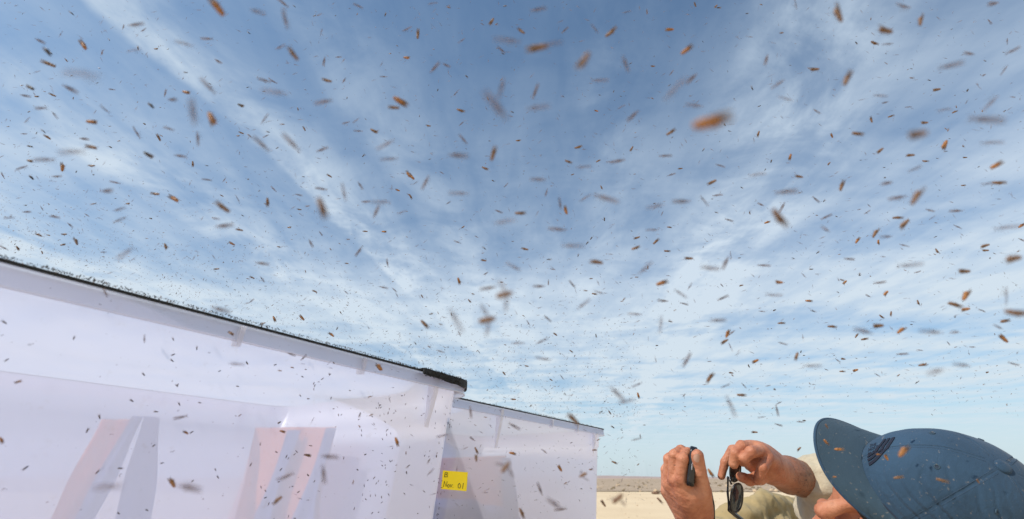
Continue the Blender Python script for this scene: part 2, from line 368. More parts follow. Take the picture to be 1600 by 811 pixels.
def make_tub(corner, L, W, label, group, sag):
    root = empty('plastic_tub', (corner[0], corner[1], 0), RZ); tag(root, label, 'plastic tub', group)
    IN = .016; R = .055; H = HR
    def off(z): return -IN-(H-z)*TAPER
    def bow(loop, z):                                           # long walls belly out a little
        return [(x, y-(.012*math.sin(math.pi*min(1, max(0, x/L)))*(1 if y < W/2 else -1))*(z/H), zz) for x, y, zz in loop]
    zs = [H-.001, H-.055, H-.056, H-.10, H-.20, H-.32, H-.48, .06, .012]
    outer = []
    for i, z in enumerate(zs):
        o = off(z)-(.004 if i >= 2 else 0)
        outer.append(bow(rrect(L, W, R, o, z), z))
    inner = [bow(rrect(L, W, R, off(z)-(.004 if i >= 2 else 0)-.0028, max(z, .015)), z) for i, z in enumerate(zs)][::-1]
    V, Fc = loft(outer+inner); n = len(outer[0])
    Fc.append(tuple(range(n*len(outer)-n, n*len(outer)))[::-1]); Fc.append(tuple(range(n*len(outer), n*len(outer)+n)))
    wall = mesh('wall', V, Fc, M['tub'], root)
    # rim: flat top, hanging flange, small lip at its foot
    prof = [(-IN+.001, H+.0), (-.004, H+.0015), (0, H-.001), (.0008, H-.0165), (.0022, H-.0175), (.0022, H-.0190), (-.0008, H-.0190), (-.0012, H-.0165), (-.0018, H-.0025), (-IN+.001, H-.002)]
    V, Fc = loft([bow(rrect(L, W, R, o, z), z) for o, z in prof], 'ring'); mesh('rim', V, Fc, M['rim'], root)
    # black sealing strip pressed on the outer edge of the rim
    prof = [(-.006, H+.0018), (-.006, H+.0026), (.0004, H+.0028), (.0012, H+.0022), (.0012, H+.0002), (.0004, H-.0002), (.0002, H+.0018)]
    V, Fc = loft([bow(rrect(L, W, R, o, z), z) for o, z in prof], 'ring'); mesh('sealing_strip', V, Fc, M['black'], root)
    # gussets under the rim
    for x, w_, h in ((.22, .010, .085), (.47, .005, .020), (.64, .005, .020), (L-.105, .010, .075)):
        for side in (0, 1):
            y0 = -off(H) if side == 0 else W+off(H)
            sgn = 1 if side == 0 else -1; V = []
            bo = lambda z: -.012*math.sin(math.pi*x/L)*sgn
            zt, zb = H-.003, H-.003-h
            q = [(y0-sgn*.013+bo(0), zt), (y0-sgn*.010+bo(0), H-.024), (-off(zb)*1-sgn*.002+bo(0) if side == 0 else W+off(zb)+.002+bo(0), zb), (y0+sgn*.002+bo(0), zt)]
            V = [(x-w_/2, a, b) for a, b in q]+[(x+w_/2, a, b) for a, b in q]
            mesh('gusset', V, [(0, 1, 2, 3), (7, 6, 5, 4), (0, 4, 5, 1), (1, 5, 6, 2), (2, 6, 7, 3), (3, 7, 4, 0)], M['rim'], root, smooth=False)
    return root
P1 = atz(744, 603, HR); F1 = atz(399, 633, HR)
W1 = float((F1-P1)@DN); L1 = .90
C1 = P1-DL*L1
P2a = atz(741, 627, HR); P2b = atz(950, 673, HR); L2 = .90
C2 = P2b-DL*L2
tub1 = make_tub(C1, L1, W1, 'larger nearer translucent plastic tub at the left with thick black corner edge', 'translucent plastic tubs', 0)
tub2 = make_tub(C2, L2, W1, 'farther translucent plastic tub in the middle bearing the yellow label', 'translucent plastic tubs', 0)
print('W', W1, 'P1', P1, 'C2', C2, 'P2a local', (P2a-C2)@DL, (P2a-C2)@DN)
# thick black pad wrapped round the near tub's far corner
V = []; Fc = []
def corner_pad():
    H = HR; R = .055; L, W = L1, W1
    pts = [(L-.150+.0145*k, 0) for k in range(7)]+[(L-R+(R)*math.sin(math.radians(a)), R-R*math.cos(math.radians(a))) for a in range(0, 100, 10)]
    nrm = [(0, -1)]*7+[(math.sin(math.radians(a)), -math.cos(math.radians(a))) for a in range(0, 100, 10)]
    V = []
    for i, ((x, y), (nx, ny)) in enumerate(zip(pts, nrm)):
        y -= .012*math.sin(math.pi*min(1, x/L))
        hh = (.0045+.0045*min(1, i/7))+.0008*math.sin(i*1.7)
        for o, z in ((-.007, H+.0040), (.0045, H+.0042), (.0056, H+.002), (.0052, H-hh), (.0024, H-hh), (.0022, H+.001)): V.append((x+nx*o, y+ny*o, z))
    m_ = 6; Fc = []
    for i in range(len(pts)-1):
        for k in range(m_): k2 = (k+1) % m_; Fc.append((i*m_+k, (i+1)*m_+k, (i+1)*m_+k2, i*m_+k2))
    Fc.append(tuple(range(m_))); Fc.append(tuple((len(pts)-1)*m_+k for k in range(m_))[::-1])
    return V, Fc
V, Fc = corner_pad(); mesh('corner_pad', V, Fc, M['black'], tub1, smooth=False)
# what stands inside the tubs: folded brown paper and grey cloth against the far wall
def mat_sheet(name, col, a=.5):
    m, n, b, o = material(name); n.n.remove(b); tcn = n.node('ShaderNodeTexCoord').outputs['Object']
    nz = n.noise(tcn, 16, 5, .6); c = n.mix(nz, tuple(q*.85 for q in col)+(1,), tuple(min(1, q*1.1) for q in col)+(1,))
    d = n.node('ShaderNodeBsdfDiffuse'); t = n.node('ShaderNodeBsdfTranslucent'); n.l.new(c, d.inputs[0]); n.l.new(c, t.inputs[0])
    e = n.node('ShaderNodeMixShader'); e.inputs[0].default_value = a; n.l.new(d.outputs[0], e.inputs[1]); n.l.new(t.outputs[0], e.inputs[2]); n.l.new(e.outputs[0], o.inputs[0]); return m
msheet = mat_sheet('brown_paper', (.90, .34, .13)); mgrey = mat_sheet('grey_cloth', (.16, .18, .36), .3)
def pinned(cor, L, W, n_off, quads, z_top, mat, name, label, group, th=.0015, edge=.0012, end=False):
    """a sheet hanging in a plane parallel to the long walls; quads: px of top left/right, bottom left/right"""
    PN, PT = (DL, DN) if end else (DN, DL)
    o0 = (cor[:2]@PN[:2])+n_off
    def hit(px, py):
        r = ray(px, py); s = o0/(r@PN); return r*s+np.array([0, 0, EYE])
    tl, tr, br, bl = [hit(*q) for q in quads]
    bl = tl+(bl-tl)*1.0; V = []; Fc = []; nx, ny = 10, 14
    for j in range(ny+1):
        for i in range(nx+1):
            s_, t_ = i/nx, j/ny; p = (tl*(1-s_)+tr*s_)*(1-t_)+(bl*(1-s_)+br*s_)*t_
            p = p+PN*(.004*math.sin(s_*9+t_*3)+.003*math.sin(t_*7+s_*2))+PT*(edge*math.sin(t_*11+i*.3)*(1 if i in (0, nx) else 0))
            V.append(p)
    for j in range(ny):
        for i in range(nx): a = j*(nx+1)+i; Fc.append((a, a+1, a+nx+2, a+nx+1))
    k = len(V); V += [p+PN*th for p in V]; Fc += [tuple(q+k for q in f)[::-1] for f in Fc]
    o = mesh(name, V, Fc, mat, None); tag(o, label, 'paper sheet' if 'paper' in name else 'cloth strip', group); return o
FW = W1-.085
pinned(C1, L1, W1, FW, [(160, 655), (214, 655), (98, 900), (34, 896)], 0, msheet, 'paper_sheet', 'tan paper sheet showing through the left half of the nearer tub', 'tan paper sheets inside the tubs')
pinned(C1, L1, W1, L1-.085, [(399, 668), (521, 667), (487, 900), (330, 896)], 0, msheet, 'paper_sheet', 'tan paper sheet showing through the right half of the nearer tub', 'tan paper sheets inside the tubs', end=True)
pinned(C1, L1, W1, FW-.02, [(207, 650), (226, 650), (104, 900), (67, 896)], 0, mgrey, 'cloth_strip', 'leftmost blue grey slanting strip inside the nearer tub', 'blue grey strips inside the tubs')
pinned(C1, L1, W1, FW-.021, [(226, 650), (252, 652), (226, 900), (154, 900)], 0, mgrey, 'cloth_strip', 'second blue grey strip from the left inside the nearer tub', 'blue grey strips inside the tubs')
pinned(C1, L1, W1, L1-.10, [(449, 672), (466, 672), (398, 900), (360, 900)], 0, mgrey, 'cloth_strip', 'third blue grey strip from the left inside the nearer tub', 'blue grey strips inside the tubs', end=True)
pinned(C1, L1, W1, L1-.10, [(509, 669), (521, 668), (472, 900), (421, 900)], 0, mgrey, 'cloth_strip', 'rightmost blue grey strip inside the nearer tub', 'blue grey strips inside the tubs', end=True)
pinned(C2, L2, W1, FW-.25, [(686, 716), (792, 712), (800, 880), (680, 880)], 0, msheet, 'paper_sheet', 'tan paper sheet behind the yellow label inside the farther tub', 'tan paper sheets inside the tubs')
pinned(C2, L2, W1, FW-.27, [(786, 716), (800, 715), (815, 880), (792, 880)], 0, mgrey, 'cloth_strip', 'upright blue grey strip inside the farther tub', 'blue grey strips inside the tubs')
# grey sand heaped in the farther tub
def heap():
    V = []; Fc = []; nx, ny = 30, 16; o0 = C2
    for j in range(ny+1):
        for i in range(nx+1):
            a = .09+(L2-.18)*i/nx; b = .10+(W1-.2)*j/ny
            hgt = EYE-.055+.0*i-.10*((i/nx)-.15)**2*2.2+.012*math.sin(i*.9+j*.5)
            V.append((a, b, hgt if 0 < i < nx and 0 < j < ny else .03))
    for j in range(ny):
        for i in range(nx): a = j*(nx+1)+i; Fc.append((a, a+1, a+nx+2, a+nx+1))
    return V, Fc
V, Fc = heap(); o = mesh('fill', V, Fc, mgrey, tub2)
# yellow label on the near end wall of the farther tub
myel = mat_plain('yellow_tape', (.95, .70, .0), .45, .1, 200, .03); mink = mat_plain('black_marker', (.015, .015, .015), .5)
def end_wall(px, py):      # a point on the farther tub's end wall (or the rounded corner) along that ray
    d0 = C2[:2]@DL[:2]
    r = ray(px, py); s = .3
    for _ in range(40):
        p = r*s+np.array([0, 0, EYE]); z = p[2]; tgt = d0+.016+.004+(HR-z)*TAPER-.0012
        s += (tgt-(p@DL))/(r@DL)
    return r*s+np.array([0, 0, EYE])
q = [end_wall(*p) for p in ((692.5, 735), (731, 738), (729, 767.5), (689.5, 764))]
lab = empty('tape_label', q[3]); tag(lab, 'yellow tape label with black handwriting on the farther tub', 'label')
def lp(s_, t_, h=0.):
    p = (q[3]*(1-s_)+q[2]*s_)*(1-t_)+(q[0]*(1-s_)+q[1]*s_)*t_
    return p-DL*h-q[3]
V = []; Fc = []
for h in (0., .0006):
    for j in range(5):
        for i in range(7): V.append(lp(i/6+(.004*((j*7) % 3-1) if i in (0, 6) else 0), j/4, h))
for j in range(4):
    for i in range(6): a = j*7+i; Fc.append((a, a+1, a+8, a+7)[::-1]); Fc.append((a+35, a+36, a+43, a+42))
rim_ = [i for i in range(7)]+[7*j+6 for j in range(1, 5)]+[28+i for i in range(5, -1, -1)]+[7*j for j in range(3, 0, -1)]
for a, b in zip(rim_, rim_[1:]+rim_[:1]): Fc.append((a, b, b+35, a+35))
mesh('tape', V, Fc, myel, lab, smooth=False)
GL = {'B': [[(0, 0), (.05, 1), (.55, .95), (.6, .72), (.1, .55), (.62, .42), (.6, .08), (0, 0)]],
      'N': [[(0, 0), (.08, 1), (.5, .05), (.62, 1)]], 'o': [[(.3, .6), (.05, .4), (.1, .05), (.4, 0), (.52, .35), (.3, .6)]],
      'v': [[(0, .6), (.22, 0), (.5, .62)]], '.': [[(.1, .0), (.2, .05)]],
      '0': [[(.3, 1), (.02, .6), (.1, .05), (.45, 0), (.6, .5), (.3, 1)]], '1': [[(.3, 1), (.2, 0)]]}
for ch, x0, y0, sx, sy in (('B', .09, .66, .16, .24), ('N', .09, .13, .17, .30), ('o', .24, .12, .14, .26), ('v', .35, .14, .14, .26), ('.', .455, .13, .10, .2), ('0', .66, .13, .15, .26), ('1', .82, .12, .12, .30)):
    prts = []
    for st in GL[ch]:
        prts.append(tube([lp(x0+a*sx*1.25, y0+b*sy, .0009) for a, b in st], .00052, 5))
    V, Fc = join(prts); mesh('handwriting', V, Fc, mink, lab)

# ------------------------------------------------------------------ the crouching man
E3 = np.array([0, 0, EYE])
def rotm(v):
    v = np.array(v, float); a = np.linalg.norm(v); k = v/a; K = np.array([[0, -k[2], k[1]], [k[2], 0, -k[0]], [-k[1], k[0], 0]])
    return np.eye(3)+math.sin(a)*K+(1-math.cos(a))*K@K
HM = rotm((1.0869, -.5349, .9492)); HP = np.array([.6096, .7283, -.0270])+E3      # head frame: x right, y face, z crown
def hl(p): return HM@np.array(p, float)+HP
_y = math.radians(24)
FM = HM@np.array([[math.cos(_y), -math.sin(_y), 0], [math.sin(_y), math.cos(_y), 0], [0, 0, 1]])   # the face, turned a little under the cap
def fl(p): return FM@(np.array(p, float)+np.array([0, 0, -.016]))+HP
NECK = np.array([.66, 1.0, -.17])+E3
man = empty('person', (.92, 1.42, .0)); MO = np.array([.92, 1.42, .0])
tag(man, 'man in blue cap and cream shirt holding a phone and sunglasses', 'person')
def sub_mo(V): return np.asarray(V)-MO
# head
S = SDF()
S.ell(hl((0, -.005, 0)), (.075, .096, .092), .02, HM).ell(fl((0, .032, -.06)), (.061, .060, .080), .03, FM).ell(fl((0, .045, -.118)), (.046, .05, .034), .03, FM)
S.cap(fl((0, .098, -.036)), fl((0, .119, -.074)), .0085, .0125, .012)
S.ell(fl((0, .086, -.142)), (.02, .017, .017), .02, FM)
for s in (-1, 1):
    S.ell(fl((s*.013, .110, -.079)), (.0085, .011, .0075), .006, FM)
    S.cap(fl((s*.046, .074, -.024)), fl((s*.013, .089, -.021)), .011, .010, .015)
    S.ell(fl((s*.045, .060, -.068)), (.020, .020, .022), .025, FM)
    S.sub(fl((s*.031, .102, -.040)), (.017, .016, .0105), .01, FM)
    S.ell(fl((s*.031, .0800, -.040)), (.0145, .0135, .0125), .004, FM)
    S.cap(fl((0, .0985, -.104)), fl((s*.022, .088, -.107)), .0055, .003, .004)
    S.cap(fl((0, .0985, -.114)), fl((s*.019, .088, -.110)), .0062, .003, .004)
    S.ell(fl((s*.076, -.008, -.062)), (.008, .019, .030), .006, FM); S.sub(fl((s*.086, -.006, -.060)), (.007, .010, .018), .004, FM)
S.cap(hl((0, -.025, -.08)), hl((0, -.05, -.16)), .058, .058, .03).cap(hl((0, -.05, -.16)), NECK, .058, .062, .02)
hv, hf = nets(S, .0027, disp=lambda P: .0006*vnoise(P, 180, 3))
# right arm and the hand with the sunglasses
def finger(S, pts, r, k=.003):
    for (a, b), (ra, rb) in zip(zip(pts, pts[1:]), zip(r, r[1:])): S.cap(a, b, ra, rb, k)
    return S
A = at
S = SDF()
wr = A(1206, 731, .905); cuff = A(1262, 748, .96)
S.cap(wr, A(1232, 742, .93), .027, .034, .012).cap(A(1232, 742, .93), A(1300, 762, 1.0), .034, .040, .012)
S.cap(A(1192, 716, .895), wr, .027, .026, .018).cap(A(1183, 708, .885), A(1200, 722, .90), .020, .024, .015)
S.cap(A(1174, 708, .905), A(1198, 727, .92), .022, .026, .015)
S.cap(A(1176, 722, .905), A(1196, 734, .90), .018, .020, .012)
iM, mM, rM, pM = A(1165, 701, .905), A(1178, 700, .882), A(1191, 705, .868), A(1200, 716, .860)
S.cap(iM, A(1196, 722, .905), .0125, .018, .012).cap(mM, A(1198, 722, .90), .0125, .018, .012).cap(rM, A(1202, 726, .90), .0125, .018, .012).cap(pM, A(1206, 730, .895), .011, .018, .012)
finger(S, [iM, A(1145, 703, .915), A(1133, 722, .912), A(1127, 744, .905)], [.0115, .0098, .0085, .0072])
finger(S, [mM, A(1159, 697, .872), A(1149, 708, .862), A(1146, 725, .862)], [.012, .0105, .0095, .0092])
finger(S, [rM, A(1174, 706, .848), A(1163, 716, .850), A(1160, 722, .868)], [.012, .0105, .0095, .0085])
finger(S, [pM, A(1192, 730, .842), A(1187, 742, .848), A(1183, 751, .858)], [.0105, .0092, .0085, .0078])
finger(S, [A(1201, 735, .905), A(1187, 747, .888), A(1171, 750, .874), A(1158, 745, .868)], [.017, .0125, .0105, .0092])
rv, rf = nets(S, .0016, disp=lambda P: .0005*vnoise(P, 260, 5)+.0009*np.abs(vnoise(P, 85, 12)))
# left hand and forearm, phone between thumb and fingers
S = SDF(); lw = A(1088, 822, .90)
S.cap(lw, A(1092, 900, .93), .027, .032, .01).cap(A(1092, 900, .93), A(1110, 1060, .98), .032, .042, .01)
S.cap(A(1076, 778, .875), lw, .026, .0255, .02)
LM = [A(1064, 748, .862), A(1053, 750, .878), A(1045, 757, .895), A(1041, 768, .912)]
for i, q in enumerate(LM): S.cap(q, A(1086-4*i, 812, .90), .0125 if i < 3 else .011, .017, .014)
finger(S, [LM[0], A(1067, 717, .862), A(1074, 707, .880), A(1079, 712, .903)], [.0118, .0108, .0095, .0085])
finger(S, [LM[1], A(1054, 711, .880), A(1064, 703, .897), A(1073, 706, .915)], [.012, .0108, .0095, .0085])
finger(S, [LM[2], A(1045, 717, .900), A(1055, 708, .918), A(1066, 711, .930)], [.0115, .0102, .009, .0082])
finger(S, [LM[3], A(1039, 734, .922), A(1046, 722, .938), A(1056, 722, .945)], [.0102, .009, .008, .0072])
finger(S, [A(1097, 800, .885), A(1098, 766, .862), A(1094, 737, .850), A(1090, 713, .848)], [.022, .0155, .0118, .0112])
S.cap(A(1092, 776, .865), A(1070, 768, .868), .014, .014, .016)
S.cap(A(1090, 717, .8475), A(1090, 710, .8465), .0100, .0092, .004)
lv, lf = nets(S, .0016, disp=lambda P: .0005*vnoise(P, 260, 9)+.0013*np.abs(vnoise(P, 75, 11)))
# coarse body beneath the clothes
shR, shL = np.array([.60, 1.17, -.235])+E3, np.array([.745, .86, -.27])+E3
elR, elL = A(1340, 775, 1.03), A(1135, 1060, .99)
pel = np.array([.97, 1.45, -.47])+E3; hiR, hiL = np.array([.88, 1.54, -.48])+E3, np.array([1.02, 1.36, -.48])+E3
knR, anR, toR = np.array([.678, 1.375, -.135])+E3, np.array([.38, 1.12, -.50])+E3, np.array([.25, 1.02, -.565])+E3
knL, anL, toL = np.array([.66, 1.10, -.45])+E3, np.array([.52, 1.38, -.52])+E3, np.array([.42, 1.34, -.56])+E3
S = SDF()
ch = (NECK+pel)/2+np.array([0, 0, .02])
S.cap(NECK, ch, .07, .12, .04).cap(ch, pel, .12, .12, .04).cap(shR, shL, .05, .05, .05).cap(NECK, shR, .05, .05, .04).cap(NECK, shL, .05, .05, .04)
S.cap(shR, elR, .048, .038, .03).cap(shL, elL, .048, .038, .03).cap(elR, A(1290, 758, .99), .038, .034, .02).cap(elL, A(1105, 1000, .965), .038, .034, .02)
for h_, k_, a_, t_ in ((hiR, knR, anR, toR), (hiL, knL, anL, toL)):
    S.cap(pel, h_, .10, .09, .04).cap(h_, k_, .075, .038, .02).cap(k_-np.array([0, 0, .01]), a_, .038, .033, .02).cap(a_, t_, .033, .025, .02)
bv, bf = nets(S, .010)
V, Fc = join([(hv, hf), (rv, rf), (lv, lf), (bv, bf)])
Va = np.array(V)
body = mesh('body', sub_mo(V), Fc, M['skin'], man)
ta = body.data.attributes.new('tan', 'FLOAT', 'POINT'); q_ = np.linalg.norm(Va-A(1262, 748, .96), axis=1)
ta.data.foreach_set('value', np.clip((.130-q_)/.05, 0, 1).astype(np.float32))
# thumb nail and finger nails
def nail(p, u_, v_, r1, r2, n_):
    V = []; Fc = []; ns, nr = 12, 3
    for i in range(nr+1):
        for k in range(ns):
            a = 2*math.pi*k/ns; q = i/nr; V.append(p+u_*math.cos(a)*r1*q+v_*math.sin(a)*r2*q+n_*(.0010*(1-q*q)-.0022*(math.cos(a)*q)**2))
    for i in range(nr):
        for k in range(ns): Fc.append((i*ns+k, i*ns+(k+1) % ns, (i+1)*ns+(k+1) % ns, (i+1)*ns+k))
    return V, Fc
CX, CY, CZ_ = CR, CU, CF
V, Fc = nail(A(1089.5, 716, .8365), CX, CY, .0066, .0082, -CZ_); mesh('thumb_nail', sub_mo(V), Fc, M['nail'], body)
# shirt
def folds(P, s=1.): return .0058*s*vnoise(P, 34, 21)+.0052*s*np.abs(vnoise(P*np.array([1, 1.4, .8]), 70, 22))
S = SDF()
S.cap(NECK-np.array([0, 0, .03]), ch, .088, .15, .05).cap(ch, pel, .15, .145, .04).cap(NECK, shR, .066, .070, .05).cap(NECK, shL, .066, .070, .05)
S.cap(shR, elR, .068, .056, .03).cap(shL, elL, .068, .056, .03)
S.cap(elR, A(1290, 752, .975), .062, .055, .02).cap(elL, A(1110, 1010, .97), .056, .046, .02)
S.cap(A(1292, 754, .965), A(1279, 750, .952), .056, .054, .004)
S.cap(A(1286, 800, .955), A(1345, 850, .98), .052, .075, .03)
S.sub(A(1234, 737, .915), (.036, .036, .036), .006)
V, Fc = nets(S, .0048, disp=folds); shirt = mesh('shirt', sub_mo(V), Fc, M['shirt'], man)
# collar
S = SDF()
for k in range(14):
    a0, a1 = [2*math.pi*q/14 for q in (k, k+1)]; ax = (NECK-hl((0, -.05, -.16))); ax /= np.linalg.norm(ax); e1 = np.cross(ax, (0, 0, 1)); e1 /= np.linalg.norm(e1); e2 = np.cross(ax, e1)
    c0 = NECK-ax*.03
    S.cap(c0+.078*(e1*math.cos(a0)+e2*math.sin(a0)), c0+.078*(e1*math.cos(a1)+e2*math.sin(a1)), .010, .010, .01)
V, Fc = nets(S, .004); mesh('collar', sub_mo(V), Fc, M['shirt'], shirt)
# trousers
S = SDF()
S.cap(A(1192, 784, 1.2), A(1122, 838, 1.1), .030, .050, .012).cap(A(1192, 784, 1.2), A(1246, 806, 1.3), .030, .045, .012).cap(A(1192, 830, 1.2), A(1180, 850, 1.15), .07, .07, .02)
for h_, k_, a_, t_ in ((hiR, knR, anR, toR), (hiL, knL, anL, toL)):
    S.cap(pel, h_, .125, .115, .04).cap(h_, k_, .105, .060, .02).cap(k_+np.array([0, 0, .008]), a_*.9+k_*.1, .056, .066, .012)
V, Fc = nets(S, .0065, disp=lambda P: .008*vnoise(P, 20, 31)+.012*np.abs(vnoise(P, 30, 32))); mesh('trousers', sub_mo(V), Fc, M['khaki'], man)
mshoe = mat_plain('brown_leather', (.12, .07, .04), .6, .3, 200, .2); msole = mat_plain('rubber_sole', (.03, .03, .03), .8)
for a_, t_ in ((anR, toR), (anL, toL)):
    a2 = a_.copy(); a2[2] = .045; t2 = t_.copy(); t2[2] = .035
    S = SDF(); d_ = (a2-t2)/np.linalg.norm(a2-t2); S.cap(a2+d_*.05, t2-d_*.03, .042, .036, .02).cap(a_+np.array([0, 0, -.0]), a2, .045, .045, .03)
    V, Fc = nets(S, .006); V[:, 2] = np.maximum(V[:, 2], .014); sh = mesh('shoe', sub_mo(V), Fc, mshoe, man)
    V = V[V[:, 2] < .06]; c = (a2+t2)/2; s_ = np.cross(d_, (0, 0, 1)); Vs = []; n = 20
    for zz in (.0015, .016):
        for k in range(n):
            a = 2*math.pi*k/n; Vs.append(np.array([c[0], c[1], zz])+np.array([d_[0], d_[1], 0])*math.cos(a)*.145+np.array([s_[0], s_[1], 0])*math.sin(a)*.048)
    mesh('sole', sub_mo(Vs), [tuple(range(n))[::-1], tuple(range(n, 2*n))]+[(k, (k+1) % n, n+(k+1) % n, n+k) for k in range(n)], msole, sh)
# hair, brows, eyes
S = SDF(); S.ell(hl((0, -.022, -.022)), (.079, .084, .070), .02, FM)
for s in (-1, 1): S.cap(fl((s*.071, .030, -.010)), fl((s*.074, .012, -.052)), .010, .006, .01)
V, Fc = nets(S, .0028, disp=lambda P: .0016*vnoise(P, 420, 41)+.001*vnoise(P, 900, 42)); mesh('hair', sub_mo(V), Fc, M['hair'], man)
for s in (-1, 1):
    V, Fc = tube([fl((s*.013, .100, -.0245)), fl((s*.024, .0985, -.0205)), fl((s*.036, .091, -.020)), fl((s*.050, .078, -.026))], [.0028, .0040, .0036, .0016], 8); mesh('eyebrow', sub_mo(V), Fc, M['hair'], man)
    V, Fc = tube([fl((s*.018, .0905, -.0425)), fl((s*.025, .0945, -.0445)), fl((s*.033, .0935, -.0450)), fl((s*.042, .0870, -.0430))], [.0010, .0016, .0016, .0008], 6); mesh('eyelashes', sub_mo(V), Fc, M['hair'], man)

# ---- the cap
capo = empty('cap', (0, 0, 0)); capo.parent = man
capo.matrix_local = Matrix.Translation(Vector(HP-MO)) @ Matrix([list(r) for r in HM]).to_4x4()
def crown_pt(az, t):      # az from the front, positive to the wearer's left; t 0 at the band .. 1 at the button
    th = t*math.pi/2
    rx, ry, h = .0835, .1045, .104
    sx = math.cos(th)**.80
    x, y, z = -rx*math.sin(az)*sx, ry*math.cos(az)*sx-.004*t, h*math.sin(th)**1.08
    if z < .03: y += 0
    # six panels, a shallow groove at every seam
    ph = (az/(math.pi/3)) % 1; g = math.exp(-((min(ph, 1-ph))/.030)**2)
    k = 1-.013*g*(1-t**6)
    # lazy creases in the soft cotton
    P = np.array([[x, y, z]]); fall = min(1, t*4)*(1-t**5)
    ww = t*7.5+az*2.6+.55*math.sin(az*3.1+.5)+.35*math.sin(t*9-az*2)
    ff = ww-math.floor(ww); am = .5+.5*math.sin(math.floor(ww)*2.4+az*1.7)
    mk = math.exp(-((az-1.25)/.75)**2)*math.exp(-((t-.36)/.30)**2)
    cr = -.045*math.exp(-((ff-.5)/.085)**2)*mk*(.35+.65*am)+.016*math.exp(-((ff-.78)/.14)**2)*mk
    k += fall*(.015*float(vnoise(P, 26, 51)[0]))+cr*min(1, t*8)
    return np.array([x*k, y*k, z*(1+(k-1)*.8)])
def crown_n(az, t):
    e = 1e-3; a = crown_pt(az+e, t)-crown_pt(az-e, t); b = crown_pt(az, min(1, t+e))-crown_pt(az, t-e); n = np.cross(b, a); n /= np.linalg.norm(n)+1e-12
    return n if n@crown_pt(az, t) > 0 else -n
na, ntt = 216, 70; V = []; Fc = []
for j in range(ntt+1):
    for i in range(na): V.append(crown_pt(2*math.pi*i/na, j/ntt*.995-.0))
for j in range(ntt):
    for i in range(na): a, b = j*na+i, j*na+(i+1) % na; Fc.append((a, b, b+na, a+na))
Fc.append(tuple(ntt*na+i for i in range(na)))
V2 = [p*.975-np.array([0, 0, .001]) for p in V[:na]]; o_ = len(V); V += V2
for i in range(na): Fc.append((i, o_+i, o_+(i+1) % na, (i+1) % na))
crown = mesh('crown', V, Fc, M['cap'], capo)
crown.modifiers.new('sub', 'SUBSURF').levels = 1; crown.modifiers['sub'].render_levels = 1
# stitched seams between the panels, band seam, button, eyelets
for k in range(6):
    az = k*math.pi/3
    for d in (-.022, .022):
        V, Fc = tube([crown_pt(az+d/(max(.12, math.cos(t*math.pi/2))), t)+crown_n(az+d, t)*.0001 for t in np.linspace(.02, .93, 30)], .0003, 5); mesh('stitching', V, Fc, M['stitch'], crown)
V, Fc = tube([crown_pt(az, .012)+crown_n(az, .012)*.0004 for az in np.linspace(0, 2*math.pi, 90)], .0013, 6, False); mesh('band_seam', V, Fc, M['seam'], crown)
V = []; Fc = []
prof = [(.0085, -.001), (.0092, .0008), (.0088, .0026), (.0068, .0042), (.0035, .0050), (0, .0052)]
for r_, h_ in prof:
    for k in range(20): a = 2*math.pi*k/20; V.append((r_*math.cos(a), -.004+r_*math.sin(a), .1035+h_))
for i in range(5):
    for k in range(20): k2 = (k+1) % 20; Fc.append((i*20+k, i*20+k2, i*20+20+k2, i*20+20+k))
mesh('button', V, Fc, M['cap'], crown)
for k in range(6):
    az = (k+.5)*math.pi/3; t = .60; p = crown_pt(az, t); n = crown_n(az, t); a_ = np.cross(n, (0, 0, 1)); a_ /= np.linalg.norm(a_); b_ = np.cross(n, a_)
    ring = [p+n*.0006+.0026*(a_*math.cos(q)+b_*math.sin(q)) for q in np.linspace(0, 2*math.pi, 17)]
    V, Fc = join([tube(ring, .0008, 6, False)]); e = mesh('eyelet', V, Fc, M['silver'] if False else M['cap_brim'], crown)
    V = [p+n*.0007]+[p+n*.0007+.0020*(a_*math.cos(q)+b_*math.sin(q)) for q in np.linspace(0, 2*math.pi, 13)[:-1]]
    mesh('eyelet_hole', V, [(0, i+1, (i+1) % 12+1) for i in range(12)], M['seam'], crown)
# emblem on the front: a quarter dome of three nested bars over a small block of lettering rows
def emb(a, b, h=.0007):       # a towards the button, b towards the wearer's left, each 0..1
    az = -.27+.50*b; t = .12+.25*a
    return crown_pt(az, t)+crown_n(az, t)*h
memb = mat_plain('dark_embroidery', (.008, .012, .030), .8, .6, 1200, .5)
for r_, wd in ((.58, .09), (.73, .09), (.88, .10)):
    V = []; Fc = []; n = 16
    for i in range(n+1):
        a = math.pi/2*i/n
        for r2 in (r_, r_+wd):
            for h in (.0003, .0012): V.append(emb(r2*math.cos(a), r2*math.sin(a), h))
    for i in range(n):
        a = i*4; Fc += [(a+1, a+3, a+7, a+5), (a, a+1, a+5, a+4), (a+2, a+6, a+7, a+3)]
    mesh('emblem_bar', V, Fc, memb, crown, smooth=False)
for row, (word, wid) in enumerate((('THE', .30), ('NORTH', .50), ('FACE', .36))):
    cu = bpy.data.curves.new('emblem_text', 'FONT'); cu.body = word; cu.size = 1; cu.offset = .012; to = bpy.data.objects.new('emblem_text', cu); C.objects.link(to)
    bpy.context.view_layer.update(); me = bpy.data.meshes.new_from_object(to.evaluated_get(bpy.context.evaluated_depsgraph_get()))
    C.objects.unlink(to); bpy.data.objects.remove(to)
    xs = [v_.co.x for v_ in me.vertices]; x0, x1 = min(xs), max(xs)
    for v_ in me.vertices: v_.co = Vector(emb(.03+(v_.co.x-x0)/(x1-x0)*wid, .06+.20*row+.155*(1-v_.co.y/.73), .0009))
    me.materials.clear(); me.materials.append(memb); new_obj('emblem_text', me, crown)
